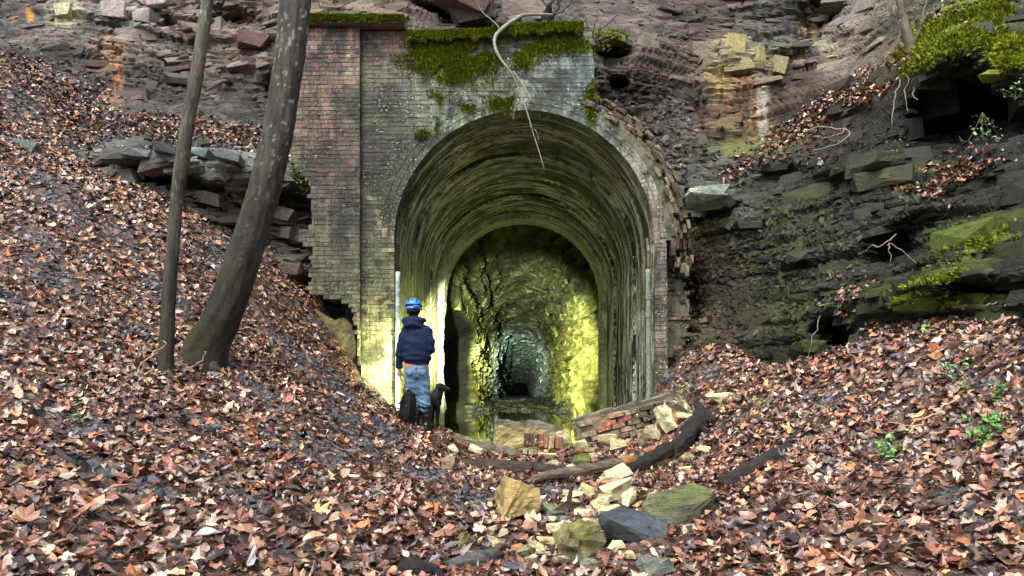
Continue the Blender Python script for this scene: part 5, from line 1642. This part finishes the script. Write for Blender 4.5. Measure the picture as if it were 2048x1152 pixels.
M['pipe'] = earth_mat('pipe_metal', 'obj', 9, .25, (.4, .7), .2, .005)
xj = wx_(1296)
pipe('pale grey drain pipe down the right jamb of the arch', [(xj, D0 - .05, wz_(830)), (xj, D0 - .05, wz_(700)), (xj - .01, D0 - .05, wz_(540))], .038, [(xj, D0 - .05, wz_(594)), (xj, D0 - .05, wz_(630))], (118, 126, 114))
pipe('thin rusted upper pipe stub above the pale drain pipe', [(xj, D0 - .04, wz_(536)), (xj, D0 - .04, wz_(510)), (xj - .02, D0 - .02, wz_(478))], .022, [(xj, D0 - .04, wz_(498))], (96, 92, 66))
xl = wx_(796)
pipe('pale blue pipe up the lit left jamb behind the caver', [(xl, D0 - .06, wz_(830)), (xl, D0 - .06, wz_(700)), (xl + .01, D0 - .06, wz_(545))], .036, [(xl, D0 - .06, wz_(668))], (170, 190, 182))

# ------------------------------------------------------------------ green plants
t = NT('green_leaf')
M['green'] = t.out(scale_col(t, t.attr(), t.ramp(t.noise(t.pos(), 40, 3), .3, .7, .6, 1.4)), .45, .4)
def plant(label, px, py, w, h, n, color, seed, d=None, hang=False):
    g = on_ground(px, py) if d is None else V(px, py, d)
    r = np.random.default_rng(seed)
    s = g[1] / F
    root = empty('green_plant', g)
    tag(root, label, 'plant', 'small green plants')
    tips = []
    for k in range(5):
        a = r.uniform(-1, 1); hh = h * s * r.uniform(.6, 1.0) * (-1 if hang else 1)
        p0 = np.zeros(3); p1 = np.array([a * w * s * .25, r.uniform(-.05, .05), hh * .6]); p2 = np.array([a * w * s * .5, r.uniform(-.1, .06), hh])
        v, f = tube([(*p0, .004), (*p1, .003), (*p2, .0015)], 10, 5, .05, 8, k)
        o = mesh_np('stem', v, f, M['twig'], root)
        o.color = (*lin((96, 92, 60)), 1)
        for q in np.linspace(.25, 1, max(2, n // 5)):
            tips.append((p0 * (1 - q) ** 2 + 2 * p1 * q * (1 - q) + p2 * q * q) + r.normal(0, .018 + w * s * .05, 3))
    tips = np.array(tips)
    m = len(tips)
    lv_, lf_ = LT[1]
    v = np.repeat(lv_[None], m, 0).copy()
    v = curl(v, r, m) * (r.uniform(.03, .06, m) * 1.0)[:, None, None]
    tx, ty, nn_ = rot_frames(np.tile([0, -.35, .9], (m, 1)), r, .45)
    ww = tips[:, None] + v[..., :1] * tx[:, None] + v[..., 1:2] * ty[:, None] + v[..., 2:] * nn_[:, None]
    c = lin(color) * r.uniform(.5, 1.5, (m, 1)) * (1 + r.normal(0, .12, (m, 3)))
    fo = mesh_np('foliage', ww.reshape(-1, 3), (lf_[None] + len(lv_) * np.arange(m)[:, None, None]).reshape(-1, 3), M['green'], root, col=np.repeat(np.clip(c, .01, .9), len(lv_), axis=0))
    tag(fo, kind='stuff')
    return root


GC = (92, 142, 70)
plant('bushy green plant on the leaves right of the short black log', 1775, 925, 70, 50, 60, GC, 901)
plant('pale green plant at the top of the right leaf bank', 1905, 760, 60, 38, 45, (120, 160, 110), 902)
plant('tall green plant in the middle of the right bank by the slanting stem', 1960, 900, 80, 70, 70, GC, 903)
plant('green plant near the right edge above the tall one', 1995, 805, 30, 44, 32, (84, 150, 70), 904)
plant('small green sprig beside the cream rock on the right bank', 1520, 826, 26, 34, 20, (120, 150, 70), 905)
plant('small green sprig on the right bank above the slanting stem', 1930, 790, 30, 24, 20, GC, 906)
plant('leafy sprig at the foot of the right jamb', 1366, 800, 30, 40, 24, (150, 160, 70), 907, 9.4)
plant('green fern-like plant hanging under the mossy recess', 1965, 225, 70, 70, 60, (110, 140, 90), 908, 8.6, True)
plant('small green plants on the dark wall above the leaf bank', 1800, 300, 60, 20, 26, (80, 120, 60), 909, 9.6)
plant('bright green sprig low on the dark wall', 1850, 672, 30, 18, 16, (110, 150, 60), 910)
plant('tiny green seedlings in the gravel at the left', 160, 848, 34, 14, 14, (96, 150, 80), 911)
plant('green leaves at the far right below the moss', 2030, 200, 50, 40, 30, (110, 140, 80), 912, 8.3)
plant('green leaves on the right bank under the tall plant', 1990, 850, 44, 24, 24, GC, 913)
plant('bright sprigs on the bank above the mossy recess', 1840, 60, 60, 50, 40, (120, 140, 80), 914, 10.3)

# ------------------------------------------------------------------ the caver, the dog, the pack
def loft(rings, m=24, cap=True):
    """rings: (x, y, z, rx, ry) up an axis"""
    th = np.linspace(0, 2 * np.pi, m, endpoint=False)
    v = np.concatenate([np.c_[x + rx * np.cos(th), y + ry * np.sin(th), np.full(m, z)] for x, y, z, rx, ry in rings])
    n = len(rings)
    i = np.arange(n * m).reshape(n, m); j = np.roll(i, -1, axis=1)
    f = np.stack([i[:-1], j[:-1], j[1:], i[1:]], -1).reshape(-1, 4)
    v = np.r_[v, [rings[0][:3]], [rings[-1][:3]]]
    return v, [f, np.r_[np.stack([j[0], i[0], np.full(m, n * m)], -1), np.stack([i[-1], j[-1], np.full(m, n * m + 1)], -1)]]


def ball(c, r, m=20):
    r = np.broadcast_to(np.asarray(r, float), 3)
    a = np.linspace(-np.pi / 2 * .97, np.pi / 2 * .97, 12)
    return loft([(c[0], c[1], c[2] + r[2] * math.sin(q), r[0] * math.cos(q), r[1] * math.cos(q)) for q in a], m)


def cap_(p0, p1, r0, r1, m=16):
    p0, p1 = np.array(p0, float), np.array(p1, float)
    d = p1 - p0; L = np.linalg.norm(d); d /= L + 1e-9
    pts = [(*(p0 - d * r0 * .98), r0 * .12), (*(p0 - d * r0 * .7), r0 * .72), (*p0, r0), (*(p0 + (p1 - p0) * .5), (r0 + r1) / 2), (*p1, r1), (*(p1 + d * r1 * .7), r1 * .72), (*(p1 + d * r1 * .98), r1 * .12)]
    c = np.array(pts)
    tg = np.tile(d, (len(c), 1))
    ref = np.array([0, 1.0, 0]) if abs(d[1]) < .8 else np.array([1.0, 0, 0])
    a = np.cross(d, ref); a /= np.linalg.norm(a); b = np.cross(d, a)
    th = np.linspace(0, 2 * np.pi, m, endpoint=False)
    v = (c[:, None, :3] + (a * np.cos(th)[:, None] + b * np.sin(th)[:, None])[None] * c[:, None, 3:4]).reshape(-1, 3)
    n = len(c)
    i = np.arange(n * m).reshape(n, m); j = np.roll(i, -1, axis=1)
    f = np.stack([i[:-1], j[:-1], j[1:], i[1:]], -1).reshape(-1, 4)
    v = np.r_[v, c[:1, :3], c[-1:, :3]]
    return v, [f, np.r_[np.stack([j[0], i[0], np.full(m, n * m)], -1), np.stack([i[-1], j[-1], np.full(m, n * m + 1)], -1)]]


def chain(pts):
    """limb through (point, radius) pairs"""
    return [cap_(pts[i][0], pts[i + 1][0], pts[i][1], pts[i + 1][1]) for i in range(len(pts) - 1)]


def body(name, prims, voxel, mat, parent, relax=4, folds=None, seed=0):
    """one continuous skin grown round the shapes"""
    V_, F4, F3 = [], [], []
    off = 0
    for v, (q4, q3) in prims:
        V_.append(v); F4.append(q4 + off); F3.append(q3 + off); off += len(v)
    o = mesh_np(name, np.concatenate(V_), [np.concatenate(F4), np.concatenate(F3)])
    m = o.modifiers.new('r', 'REMESH'); m.mode = 'VOXEL'; m.voxel_size = voxel
    m2 = o.modifiers.new('s', 'SMOOTH'); m2.iterations = relax; m2.factor = .5
    dg = bpy.context.evaluated_depsgraph_get()
    me = bpy.data.meshes.new_from_object(o.evaluated_get(dg))
    o.modifiers.clear()
    old = o.data
    o.data = me
    me.name = name
    bpy.data.meshes.remove(old)
    n = len(me.vertices)
    co = np.empty(n * 3); me.vertices.foreach_get('co', co); co = co.reshape(-1, 3)
    if folds:
        nr_ = np.empty(n * 3); me.vertices.foreach_get('normal', nr_); nr_ = nr_.reshape(-1, 3)
        co = co + nr_ * folds(co)[:, None]
        me.vertices.foreach_set('co', co.astype(np.float32).ravel())
    me.polygons.foreach_set('use_smooth', np.ones(len(me.polygons), bool))
    me.materials.clear()
    me.materials.append(mat)
    me.update()
    o.parent = parent
    return o


def cloth(name, c, rough=.85, amt=.25, scale=18, spec=.2):
    t = NT(name)
    p = t.objc()
    n = t.noise(p, scale, 5, .65); w = t.noise(p, 160, 2)
    t.bump(t.math('ADD', n, t.math('MULTIPLY', w, .3)), .35, .008)
    return t.out(scale_col(t, tuple(lin(c)), t.ramp(n, .3, .7, 1 - amt, 1 + amt)), rough, spec)


MJ = cloth('navy_fleece', (25, 36, 64)); MD = cloth('faded_denim', (96, 122, 148), .9, .45, 9); MB_ = cloth('black_rubber', (22, 24, 26), .3, .2, 12, .5)
MO = cloth('orange_shirt', (226, 122, 70)); MS = cloth('skin', (186, 132, 108), .6, .1); MH = cloth('brown_hair', (46, 34, 28), .7, .4, 40); MHEL = cloth('blue_shell', (58, 128, 214), .35, .15, 14, .5); MST = cloth('dark_strap', (18, 22, 34), .8)
PD = 10.2
PG = V(845, 857, PD)
PG[2] = float(gz(np.array([PG[0]]), np.array([PG[1]]))[0]) + .0
PS = 262 / F * PD / 1.82                                 # scale: 262 px from sole to helmet
man = empty('person', PG)
man.scale = (PS, PS, PS)
tag(man, 'person in blue helmet, navy hooded jacket and jeans seen from behind', 'person')
HX = -.125
# skin: head, neck, arms and hands, trunk and legs in one piece
hand = []
wl0 = np.array([-.335, .05, .84])
palm = wl0 + np.array([.005, .012, -.085])
hand += [cap_(wl0, palm, .028, .036)]
for k, (ox, oy, L) in enumerate([(.0, .034, .075), (.004, .012, .085), (.004, -.01, .08), (.002, -.03, .062)]):
    k0 = palm + np.array([ox * .5, oy, -.02]); k1 = k0 + np.array([.012, .002, -L * .5]); k2 = k1 + np.array([.026, .0, -L * .38])
    hand += [cap_(k0, k1, .0095, .0085, 8), cap_(k1, k2, .0085, .007, 8)]
t0 = palm + np.array([.012, .03, .035]); t1 = t0 + np.array([.022, .024, -.035]); t2 = t1 + np.array([.008, .006, -.032])
hand += [cap_(t0, t1, .012, .010, 8), cap_(t1, t2, .010, .008, 8)]
wr0 = np.array([.06, .27, 1.14])
pal2 = wr0 + np.array([-.03, .085, .01])
hand += [cap_(wr0, pal2, .028, .036)]
for k, (oz, L) in enumerate([(.034, .07), (.012, .078), (-.01, .074), (-.03, .06)]):   # closed round the torch
    k0 = pal2 + np.array([.01, .02, oz]); k1 = k0 + np.array([-.03, .035, 0]); k2 = k1 + np.array([-.035, -.022, 0])
    hand += [cap_(k0, k1, .0095, .0085, 8), cap_(k1, k2, .0085, .0075, 8)]
hand += [cap_(pal2 + np.array([-.0, -.02, .035]), pal2 + np.array([-.035, .015, .062]), .012, .009, 8)]
skin = [ball((HX, .035, 1.655), (.078, .098, .115)), ball((HX, .075, 1.60), (.058, .06, .06)), cap_((HX, .005, 1.48), (HX, .02, 1.6), .056, .054),
        cap_((HX, .128, 1.655), (HX, .142, 1.635), .010, .015, 8), ball((HX - .08, .03, 1.655), (.012, .022, .034), 8), ball((HX + .08, .03, 1.655), (.012, .022, .034), 8),
        loft([(-.08, 0, .8, .14, .1), (-.08, 0, .95, .14, .1), (-.08, 0, 1.2, .16, .11), (-.08, 0, 1.38, .16, .09), (-.1, 0, 1.46, .06, .06)])]
skin += chain([((-.23, 0, 1.36), .06), ((-.31, .0, 1.1), .045), (wl0, .03)]) + chain([((.06, 0, 1.36), .06), ((.10, -.02, 1.1), .045), (wr0, .03)])
skin += chain([((-.14, 0, .8), .09), ((-.12, .02, .47), .06), ((-.085, 0, .1), .045), ((-.085, .12, .05), .035)]) + chain([((.0, 0, .8), .09), ((.03, .02, .47), .06), ((.055, 0, .1), .045), ((.06, .12, .05), .035)])
body('body', skin + hand, .008, MS, man, 2)
for sx in (-.03, .03):
    v, f = ball((HX + sx, .118, 1.672), .013, 10)
    mesh_np('eye', v, f, MST, man, smooth=True)
v, f = cap_((HX - .024, .132, 1.588), (HX + .024, .132, 1.588), .007, .007, 8)
mesh_np('mouth', v, f, cloth('lips', (150, 84, 78)), man, smooth=True)
body('hair', [ball((HX, .02, 1.66), (.086, .098, .108)), ball((HX, -.03, 1.60), (.066, .05, .06))], .01, MH, man, 2, lambda c: .004 * fbm(c, 60, 2, 3))


def jfold(c):
    low_ = sstep(1.2, .95, c[:, 2])
    return .010 * fbm(np.c_[c[:, 0] * .8, c[:, 1] * .8, c[:, 2] * 2.0], 7, 3, 930) + .005 * low_ * np.sin(c[:, 2] * 75 + 5 * fbm(c, 4, 2, 931)) * .8 + .003 * np.sin(c[:, 0] * 20 + c[:, 2] * 45)


jk = [loft([(-.08, 0, .885, .175, .125), (-.08, 0, .93, .178, .13), (-.08, -.005, .955, .2, .15), (-.078, -.01, 1.05, .2, .152), (-.075, -.01, 1.2, .2, .15), (-.075, -.005, 1.33, .19, .13), (-.078, 0, 1.41, .15, .10), (-.10, .0, 1.47, .09, .085)])]
jk += chain([((-.215, 0, 1.36), .082), ((-.285, -.005, 1.22), .070), ((-.312, 0, 1.08), .062), ((-.33, .04, .93), .054), ((-.335, .055, .865), .05)])
jk += chain([((.055, 0, 1.36), .08), ((.095, -.02, 1.22), .076), ((.108, -.01, 1.10), .07), ((.085, .15, 1.10), .06), ((.06, .26, 1.13), .048)])
jacket = body('jacket', jk, .010, MJ, man, 4, jfold)
hood = body('hood', [ball((HX + .005, -.045, 1.475), (.165, .115, .07)), ball((HX + .01, -.075, 1.425), (.125, .07, .075)), ball((HX, .01, 1.535), (.125, .11, .05)), ball((HX - .07, .0, 1.5), (.09, .1, .06)), ball((HX + .08, .0, 1.5), (.09, .1, .06))], .010, MJ, jacket, 3, lambda c: .012 * np.sin(c[:, 2] * 62 + 14 * np.abs(c[:, 0] - HX)) + .008 * fbm(c, 9, 3, 933))
body('shirt', [loft([(-.085, 0, .85, .166, .118), (-.085, 0, .88, .168, .12), (-.082, 0, .93, .165, .118)])], .012, MO, man, 2)


def dfold(c):
    k = sstep(.75, .3, c[:, 2])
    return (.006 + .012 * k) * fbm(np.c_[c[:, 0], c[:, 1], c[:, 2] * 2.2], 9, 3, 935) + .009 * k * np.sin(c[:, 2] * 85 + 6 * fbm(c, 5, 2, 936) + 30 * c[:, 0]) - .02 * np.exp(-((c[:, 0] + .065) / .012) ** 2) * sstep(.6, .7, c[:, 2]) * (c[:, 1] < 0) * (c[:, 2] < .84)


je = [loft([(-.08, 0, .70, .165, .12), (-.08, -.01, .78, .172, .135), (-.08, -.005, .85, .165, .125), (-.08, 0, .885, .158, .115)])]
je += chain([((-.15, -.01, .74), .105), ((-.145, .01, .6), .098), ((-.13, .02, .46), .082), ((-.125, .01, .34), .085), ((-.115, .0, .265), .092)])
je += chain([((.0, -.01, .74), .1), ((.012, .01, .6), .092), ((.03, .02, .46), .078), ((.035, .01, .34), .08), ((.042, .0, .265), .082)])
jeans = body('jeans', je, .010, MD, man, 3, dfold)
for sx in (-1, 1):
    x0 = -.08 + sx * .085
    v, f = loft([(x0 - .0, -.133, .735, .001, .002), (x0, -.136, .75, .05, .008), (x0, -.138, .815, .054, .008), (x0, -.134, .82, .05, .002)], 12)
    mesh_np('pocket', v, f, MD, jeans, smooth=True)
for (bx, s_) in ((-.095, 1), (.055, 1)):
    bt = [loft([(bx, .0, .03, .052, .06), (bx, -.0, .1, .056, .066), (bx, .0, .2, .075, .08), (bx - .004, 0, .30, .085, .088), (bx - .004, 0, .325, .086, .088)]), ball((bx, -.03, .045), (.052, .06, .05)), cap_((bx, .0, .045), (bx + (.05 if bx > 0 else -.02), .15, .04), .05, .045), loft([(bx, -.02, -.012, .056, .07), (bx, -.02, .02, .058, .072)])]
    body('boot', bt, .009, MB_, man, 3, lambda c: .004 * np.sin(c[:, 2] * 90 + 5 * fbm(c, 7, 2, 3)) * sstep(.08, .2, c[:, 2]))
# helmet: shell with a rim, vents, head strap and lamp
hc = np.array([HX, .025, 1.70])
rings = []
for a in np.linspace(0, 88, 12):
    k = math.cos(R(a)) ** .72
    rings.append((HX, .025 - .012 * math.sin(R(a)), 1.675 + .135 * math.sin(R(a)), .113 * k, .140 * k))
rings = [(HX, .03, 1.662, .121, .152), (HX, .03, 1.672, .122, .153)] + rings
v, f = loft(rings, 40)
ridge = np.exp(-((np.abs(v[:, 0] - HX) - .045) / .012) ** 2) * sstep(1.70, 1.75, v[:, 2])
v[:, 2] += .008 * ridge
helmet = mesh_np('helmet', v, f, MHEL, man, smooth=True)
v, f = loft([(HX, .028, 1.700, .118, .146), (HX, .028, 1.703, .121, .149), (HX, .028, 1.722, .119, .147), (HX, .028, 1.725, .114, .142)], 40)
mesh_np('head_strap', v, f, MST, helmet, smooth=True)
for a in (-.05, 0.0, .05):
    v, f = ball((HX + a, -.06 if a else -.075, 1.778), (.011, .03, .012), 10)
    mesh_np('vent', v, f, MST, helmet, smooth=True)
v, f = cap_((HX + .03, -.118, 1.690), (HX + .085, -.085, 1.690), .017, .013, 8)
mesh_np('strap_clip', v, f, MHEL, helmet, smooth=True)
v, f = loft([(HX, -.02, 1.60, .088, .10), (HX, -.02, 1.625, .095, .11), (HX, 0, 1.668, .100, .125)], 24)
mesh_np('cradle', v, f, MST, helmet, smooth=True)
v, f = cap_((HX, .165, 1.715), (HX, .195, 1.715), .026, .022, 12)
mesh_np('headlamp', v, f, MST, helmet, smooth=True)
t = NT('lamp_glass'); t.out((.9, .95, .8), .2)
t.b.inputs['Emission Color'].default_value = (.9, 1, .6, 1); t.b.inputs['Emission Strength'].default_value = 8
MGL = t.m
v, f = ball((HX, .212, 1.715), (.018, .006, .018), 12)
mesh_np('lens', v, f, MGL, helmet, smooth=True)
# hand torch: a thing of its own
TP = PG + Vector((.012, .375, 1.15)) * PS
torch = empty('hand_torch', TP)
tag(torch, 'hand torch held up by the caver, lighting the tunnel mouth', 'torch')
v, f = tube([(0, -.06, 0, .017), (0, .05, 0, .017), (0, .06, 0, .024), (0, .10, 0, .026)], 16, 14, 0)
mesh_np('barrel', v, f, MB_, torch, smooth=True)
v, f = ball((0, .108, 0), (.02, .006, .02), 12)
mesh_np('lens', v, f, MGL, torch, smooth=True)


def lamp(name, loc, aim, energy, cone, blend, color, parent_name=None, size=.03):
    d = bpy.data.lights.new(name, 'SPOT')
    d.energy = energy; d.spot_size = R(cone); d.spot_blend = blend; d.color = color; d.shadow_soft_size = size
    o = bpy.data.objects.new(name, d)
    COL.objects.link(o)
    o.location = loc
    o.rotation_euler = (Vector(loc) - Vector(aim)).to_track_quat('Z', 'Y').to_euler()
    return o


TORCH, FLOOD, BEAM = 310, 26000, 150000
TC, HC = (.94, 1.0, .60), (.98, 1.0, .72)
lamp('torch_light', TP + Vector((0, .13, 0)), TP + Vector((-.55, 2, -.92)), TORCH, 128, 1.0, TC, size=.05)
hl = PG + Vector((HX, .235, 1.715)) * PS
lamp('headlamp_flood', hl, (.0, 26, 2.2), FLOOD, 30, .7, HC)
lamp('headlamp_beam', hl, (.0, 60, 2.9), BEAM, 8, .8, (.92, 1.0, .86))

# ---- the dog, standing behind the man's right leg and looking right
MDOG = cloth('black_fur', (16, 16, 18), .55, .4, 30, .35)
DG = V(853, 860, 10.62); DG[2] = float(gz(np.array([DG[0]]), np.array([DG[1]]))[0])
dog = empty('dog', DG, (0, 0, R(42)))
dog.scale = (.98, .98, .98)
tag(dog, 'black dog standing beside the rubber boots and looking right', 'dog')
dp = chain([((.15, 0, .38), .105), ((-.05, 0, .385), .095), ((-.24, 0, .40), .09)])
dp += chain([((.15, 0, .42), .105), ((.22, 0, .53), .078)])
dr = R(-42)
hx = lambda a, b, z: (.22 + a * math.cos(dr) - b * math.sin(dr), a * math.sin(dr) + b * math.cos(dr), z)   # the head is turned to the right
dp += [ball(hx(.02, 0, .595), (.076, .07, .07)), cap_(hx(.06, 0, .585), hx(.145, 0, .565), .05, .034), ball(hx(.155, 0, .570), (.018, .018, .016), 8), cap_((.22, 0, .54), hx(.01, 0, .585), .062, .06)]
for s_ in (-1, 1):
    dp += chain([((.14, s_ * .062, .36), .055), ((.155, s_ * .065, .22), .034), ((.15, s_ * .065, .10), .024), ((.155, s_ * .065, .03), .024), ((.195, s_ * .065, .02), .022)])
    dp += chain([((-.23, s_ * .06, .38), .08), ((-.17, s_ * .07, .25), .052), ((-.30, s_ * .07, .145), .028), ((-.275, s_ * .07, .04), .024), ((-.235, s_ * .07, .02), .022)])
dp += chain([((-.31, 0, .44), .03), ((-.40, 0, .40), .022), ((-.47, .02, .36), .012)])
db = body('body', dp, .010, MDOG, dog, 3, lambda c: .005 * fbm(c, 28, 3, 940))
for s_ in (-1, 1):
    e0 = np.array(hx(.0, s_ * .055, .635)); e1 = np.array(hx(.012, s_ * .078, .59)); e2 = np.array(hx(.022, s_ * .076, .545))
    body('ear', chain([(e0, .018), (e1, .022), (e2, .012)]), .007, MDOG, dog, 2)
    v, f = ball(hx(.075, s_ * .034, .612), .009, 8)
    mesh_np('eye', v, f, MB_, dog, smooth=True)

# ---- the pack on the ground by his left boot
MP = cloth('black_canvas', (20, 21, 24), .75, .35, 16)
BG = V(814, 851, 10.12); BG[2] = float(gz(np.array([BG[0]]), np.array([BG[1]]))[0])
pack = empty('backpack', BG, (R(-4), R(3), R(-14)))
tag(pack, 'black upright backpack standing by the left boot', 'backpack')
pk = [loft([(0, 0, .0, .085, .07), (0, 0, .03, .105, .09), (0, 0, .2, .11, .095), (0, 0, .36, .10, .085), (0, 0, .42, .085, .07), (0, .01, .45, .05, .05)], 24), ball((0, -.09, .17), (.08, .035, .12)), ball((0, .0, .43), (.09, .075, .045)), ball((-.1, 0, .15), (.03, .05, .1))]
body('bag', pk, .010, MP, pack, 2, lambda c: .008 * fbm(c, 9, 3, 950))
for sx in (-.055, .055):
    v, f = tube([(sx, -.09, .41, .012), (sx * 1.2, -.118, .3, .013), (sx * 1.2, -.12, .16, .013), (sx, -.10, .05, .011)], 20, 8, .05)
    mesh_np('strap', v, f, MST, pack, smooth=True)
v, f = tube([(-.03, -.02, .46, .009), (-.02, -.02, .50, .009), (.02, -.02, .50, .009), (.03, -.02, .46, .009)], 16, 8, .0)
mesh_np('grab_handle', v, f, MST, pack, smooth=True)
for z_ in (.1, .26):
    v, f = tube([(-.10, -.05, z_, .007), (0, -.128, z_, .007), (.10, -.05, z_, .007)], 16, 6, .0)
    mesh_np('compression_strap', v, f, MST, pack, smooth=True)

# ------------------------------------------------------------------ leaf litter, gravel, spall
GRAVEL = [(330, 590, 70, 20, 38), (520, 790, 90, 20, 38), (250, 480, 60, 18, 35), (680, 780, 70, 20, 48), (60, 470, 70, 20, 30), (770, 870, 60, 26, 45), (400, 850, 80, 16, 15), (300, 980, 80, 18, 10), (1110, 985, 60, 16, 0), (1100, 1045, 50, 14, 0), (1400, 760, 50, 20, -30), (1650, 800, 60, 16, -10), (1980, 760, 60, 14, 0), (120, 400, 120, 36, 38), (40, 210, 70, 36, 35), (110, 560, 70, 26, 30), (275, 665, 60, 18, 30), (600, 720, 90, 22, 40), (710, 860, 110, 36, 42), (640, 905, 90, 28, 20), (150, 850, 90, 34, 15), (860, 955, 70, 18, 10), (560, 690, 60, 20, 40), (740, 770, 40, 16, 52), (1345, 745, 26, 40, 0), (440, 520, 30, 50, -40), (200, 940, 60, 24, 20), (640, 640, 30, 26, 30), (1770, 900, 50, 18, 0), (1500, 1080, 60, 20, 0), (500, 1000, 70, 20, 20), (930, 1000, 70, 24, 0), (1900, 1000, 60, 20, 0), (40, 610, 50, 16, 30)]
RUBBLE_ZONE = [(1130, 900, 190, 40, 0), (1360, 830, 60, 34, -20)]


def patch(px, py, lst):
    m = np.zeros(len(px))
    for (cx, cy, rx, ry, rot) in lst:
        a = R(rot); dx, dy = px - cx, py - cy
        xr = dx * math.cos(a) + dy * math.sin(a); yr = -dx * math.sin(a) + dy * math.cos(a)
        m = np.maximum(m, np.exp(-((xr / rx) ** 2 + (yr / ry) ** 2) ** 2))
    return m


def ground_samples(n, seed, ymin=2.6, ymax=12.6):
    r = np.random.default_rng(seed)
    y = np.sqrt(r.uniform(ymin ** 2, ymax ** 2, n))
    x = r.uniform(-1, 1, n) * (.93 * y + .7)
    zz_ = gz(x, y)
    p = np.c_[x, y, zz_]
    px, py = to_px(p)
    k = (px > -420) & (px < 2500) & (py < 1350) & ~((zz_ < WATER_Z + .03) & (y > 10.2)) & ~((y > 11.25) & (np.abs(x - TCX) < 3.2) & (x > -2.5))
    return p[k], px[k], py[k]


p, px, py = ground_samples(122000, 31)
r_ = np.random.default_rng(32)
dens = 1 - .93 * patch(px, py, GRAVEL) * (.75 + .5 * r_.random(len(p))) - .5 * patch(px, py, RUBBLE_ZONE)
dens *= .75 + .6 * fbm(p, 1.1, 4, 33)
for (kx_, ky_, kr_) in KEEP:
    dens *= 1 - .93 * np.exp(-(np.hypot(p[:, 0] - kx_, p[:, 1] - ky_) / kr_) ** 4)
k = r_.random(len(p)) < dens
p = p[k]
nn = gnormal(p[:, 0], p[:, 1])
p = p + nn * r_.uniform(.0, .05, (len(p), 1))
leaves('leaf_litter', p, nn, ground, 34, .04, .145, .25)
# leaves lying on the cliff's ledges and banks
q, n_ = cliff_scatter(7500, [(350, 262, 260, 26, 4, 1), (90, 200, 160, 60, 25, 1), (1650, 225, 240, 26, -31, 1), (1900, 360, 110, 30, -22, .8), (1690, 585, 46, 34, -45, .8), (1850, 440, 70, 12, -15, .6), (1900, 640, 180, 18, -5, .8), (1560, 320, 70, 14, 0, .4), (500, 290, 80, 14, 8, .6), (1960, 300, 60, 20, 0, .35), (1900, 30, 90, 20, -20, .5)], .15, 407)
q2 = q + n_ * .02
n_ = n_ * .6 + np.array([0, 0, .5])
leaves('leaf_drift', q2, n_ / np.linalg.norm(n_, axis=1, keepdims=True), cliff, 36, .06, .13, .3)
# the nearest leaves one by one
lmesh = []
for i in range(16):
    lv_, lf_ = LT[i % len(LT)]
    rr = np.random.default_rng(600 + i)
    v = curl(np.repeat(lv_[None], 1, 0).copy(), rr, 1)[0]
    v[1:, :2] *= rr.uniform(.85, 1.15, (len(v) - 1, 1))
    o = mesh_np('fallen_leaf', v, lf_, M['leafo'])
    lmesh.append(o.data)
    bpy.data.objects.remove(o)
p, px, py = ground_samples(9000, 41, 2.9, 5.4)
k = (px > 20) & (px < 2030) & (py > 830) & (py < 1140) & (patch(px, py, GRAVEL) < .3)
for (kx_, ky_, kr_) in KEEP:
    k &= np.hypot(p[:, 0] - kx_, p[:, 1] - ky_) > kr_ * 1.1
p = p[k][:290]
nn = gnormal(p[:, 0], p[:, 1])
r_ = np.random.default_rng(42)
tx, ty, nz_ = rot_frames(nn, r_, .3)
for i in range(len(p)):
    o = bpy.data.objects.new('fallen_leaf', lmesh[i % 16])
    COL.objects.link(o)
    o.parent = ground
    s = r_.uniform(.085, .15)
    q = p[i] + nn[i] * .065
    o.matrix_world = Matrix(((tx[i][0] * s, ty[i][0] * s, nz_[i][0] * s, q[0]), (tx[i][1] * s, ty[i][1] * s, nz_[i][1] * s, q[1]), (tx[i][2] * s, ty[i][2] * s, nz_[i][2] * s, q[2]), (0, 0, 0, 1)))
    c = LCOL[r_.choice(len(LCOL), p=LW)] * r_.uniform(.7, 1.5)
    o.color = (*[float(min(q_, .9)) for q_ in c], 1)
# slate chips and grit
p, px, py = ground_samples(90000, 51)
r_ = np.random.default_rng(52)
k = r_.random(len(p)) < (.04 + .95 * patch(px, py, GRAVEL))
p = p[k]
n = len(p)
tx, ty, nz_ = rot_frames(gnormal(p[:, 0], p[:, 1]), r_, .45)
s = .02 * 4 ** (r_.random(n) ** 2.2)
dims = np.c_[s * r_.uniform(.8, 1.8, n), s, s * r_.uniform(.2, .6, n)]
batch_hulls('gravel', p + np.c_[np.zeros(n), np.zeros(n), s * .1], tx, ty, nz_, dims, lin((88, 90, 94)) * r_.uniform(.2, 1.6, (n, 1)) * (1 + r_.normal(0, .04, (n, 3))), M['stonev'], ground, 53)
# small spall on the cliff's soil banks
q, n_ = cliff_scatter(7000, [(1440, 560, 100, 140, 0, 1), (1330, 280, 90, 80, 30, 1), (1560, 310, 130, 40, -15, 1), (350, 290, 200, 20, 5, .7), (90, 220, 160, 90, 20, .9), (590, 620, 90, 40, 25, .7), (1620, 520, 130, 130, 0, .7), (1850, 520, 190, 110, 0, .5), (1230, 200, 60, 60, 0, .7)], -.6, 411)
r_ = np.random.default_rng(54)
n = len(q)
tx, ty, nz_ = rot_frames(n_, r_, .6)
s = .022 * 5 ** (r_.random(n) ** 2.0)
kx = np.clip(((to_px(q)[0] - cpx[0]) / STEP).round().astype(int), 0, len(cpx) - 1); ky = np.clip(((to_px(q)[1] - cpy[0]) / STEP).round().astype(int), 0, len(cpy) - 1)
batch_hulls('spall', q, tx, ty, nz_, np.c_[s * r_.uniform(.8, 2, n), s, s * r_.uniform(.3, .7, n)], ccol[ky * len(cpx) + kx] * r_.uniform(.5, 1.9, (n, 1)), M['stonev'], cliff, 55)
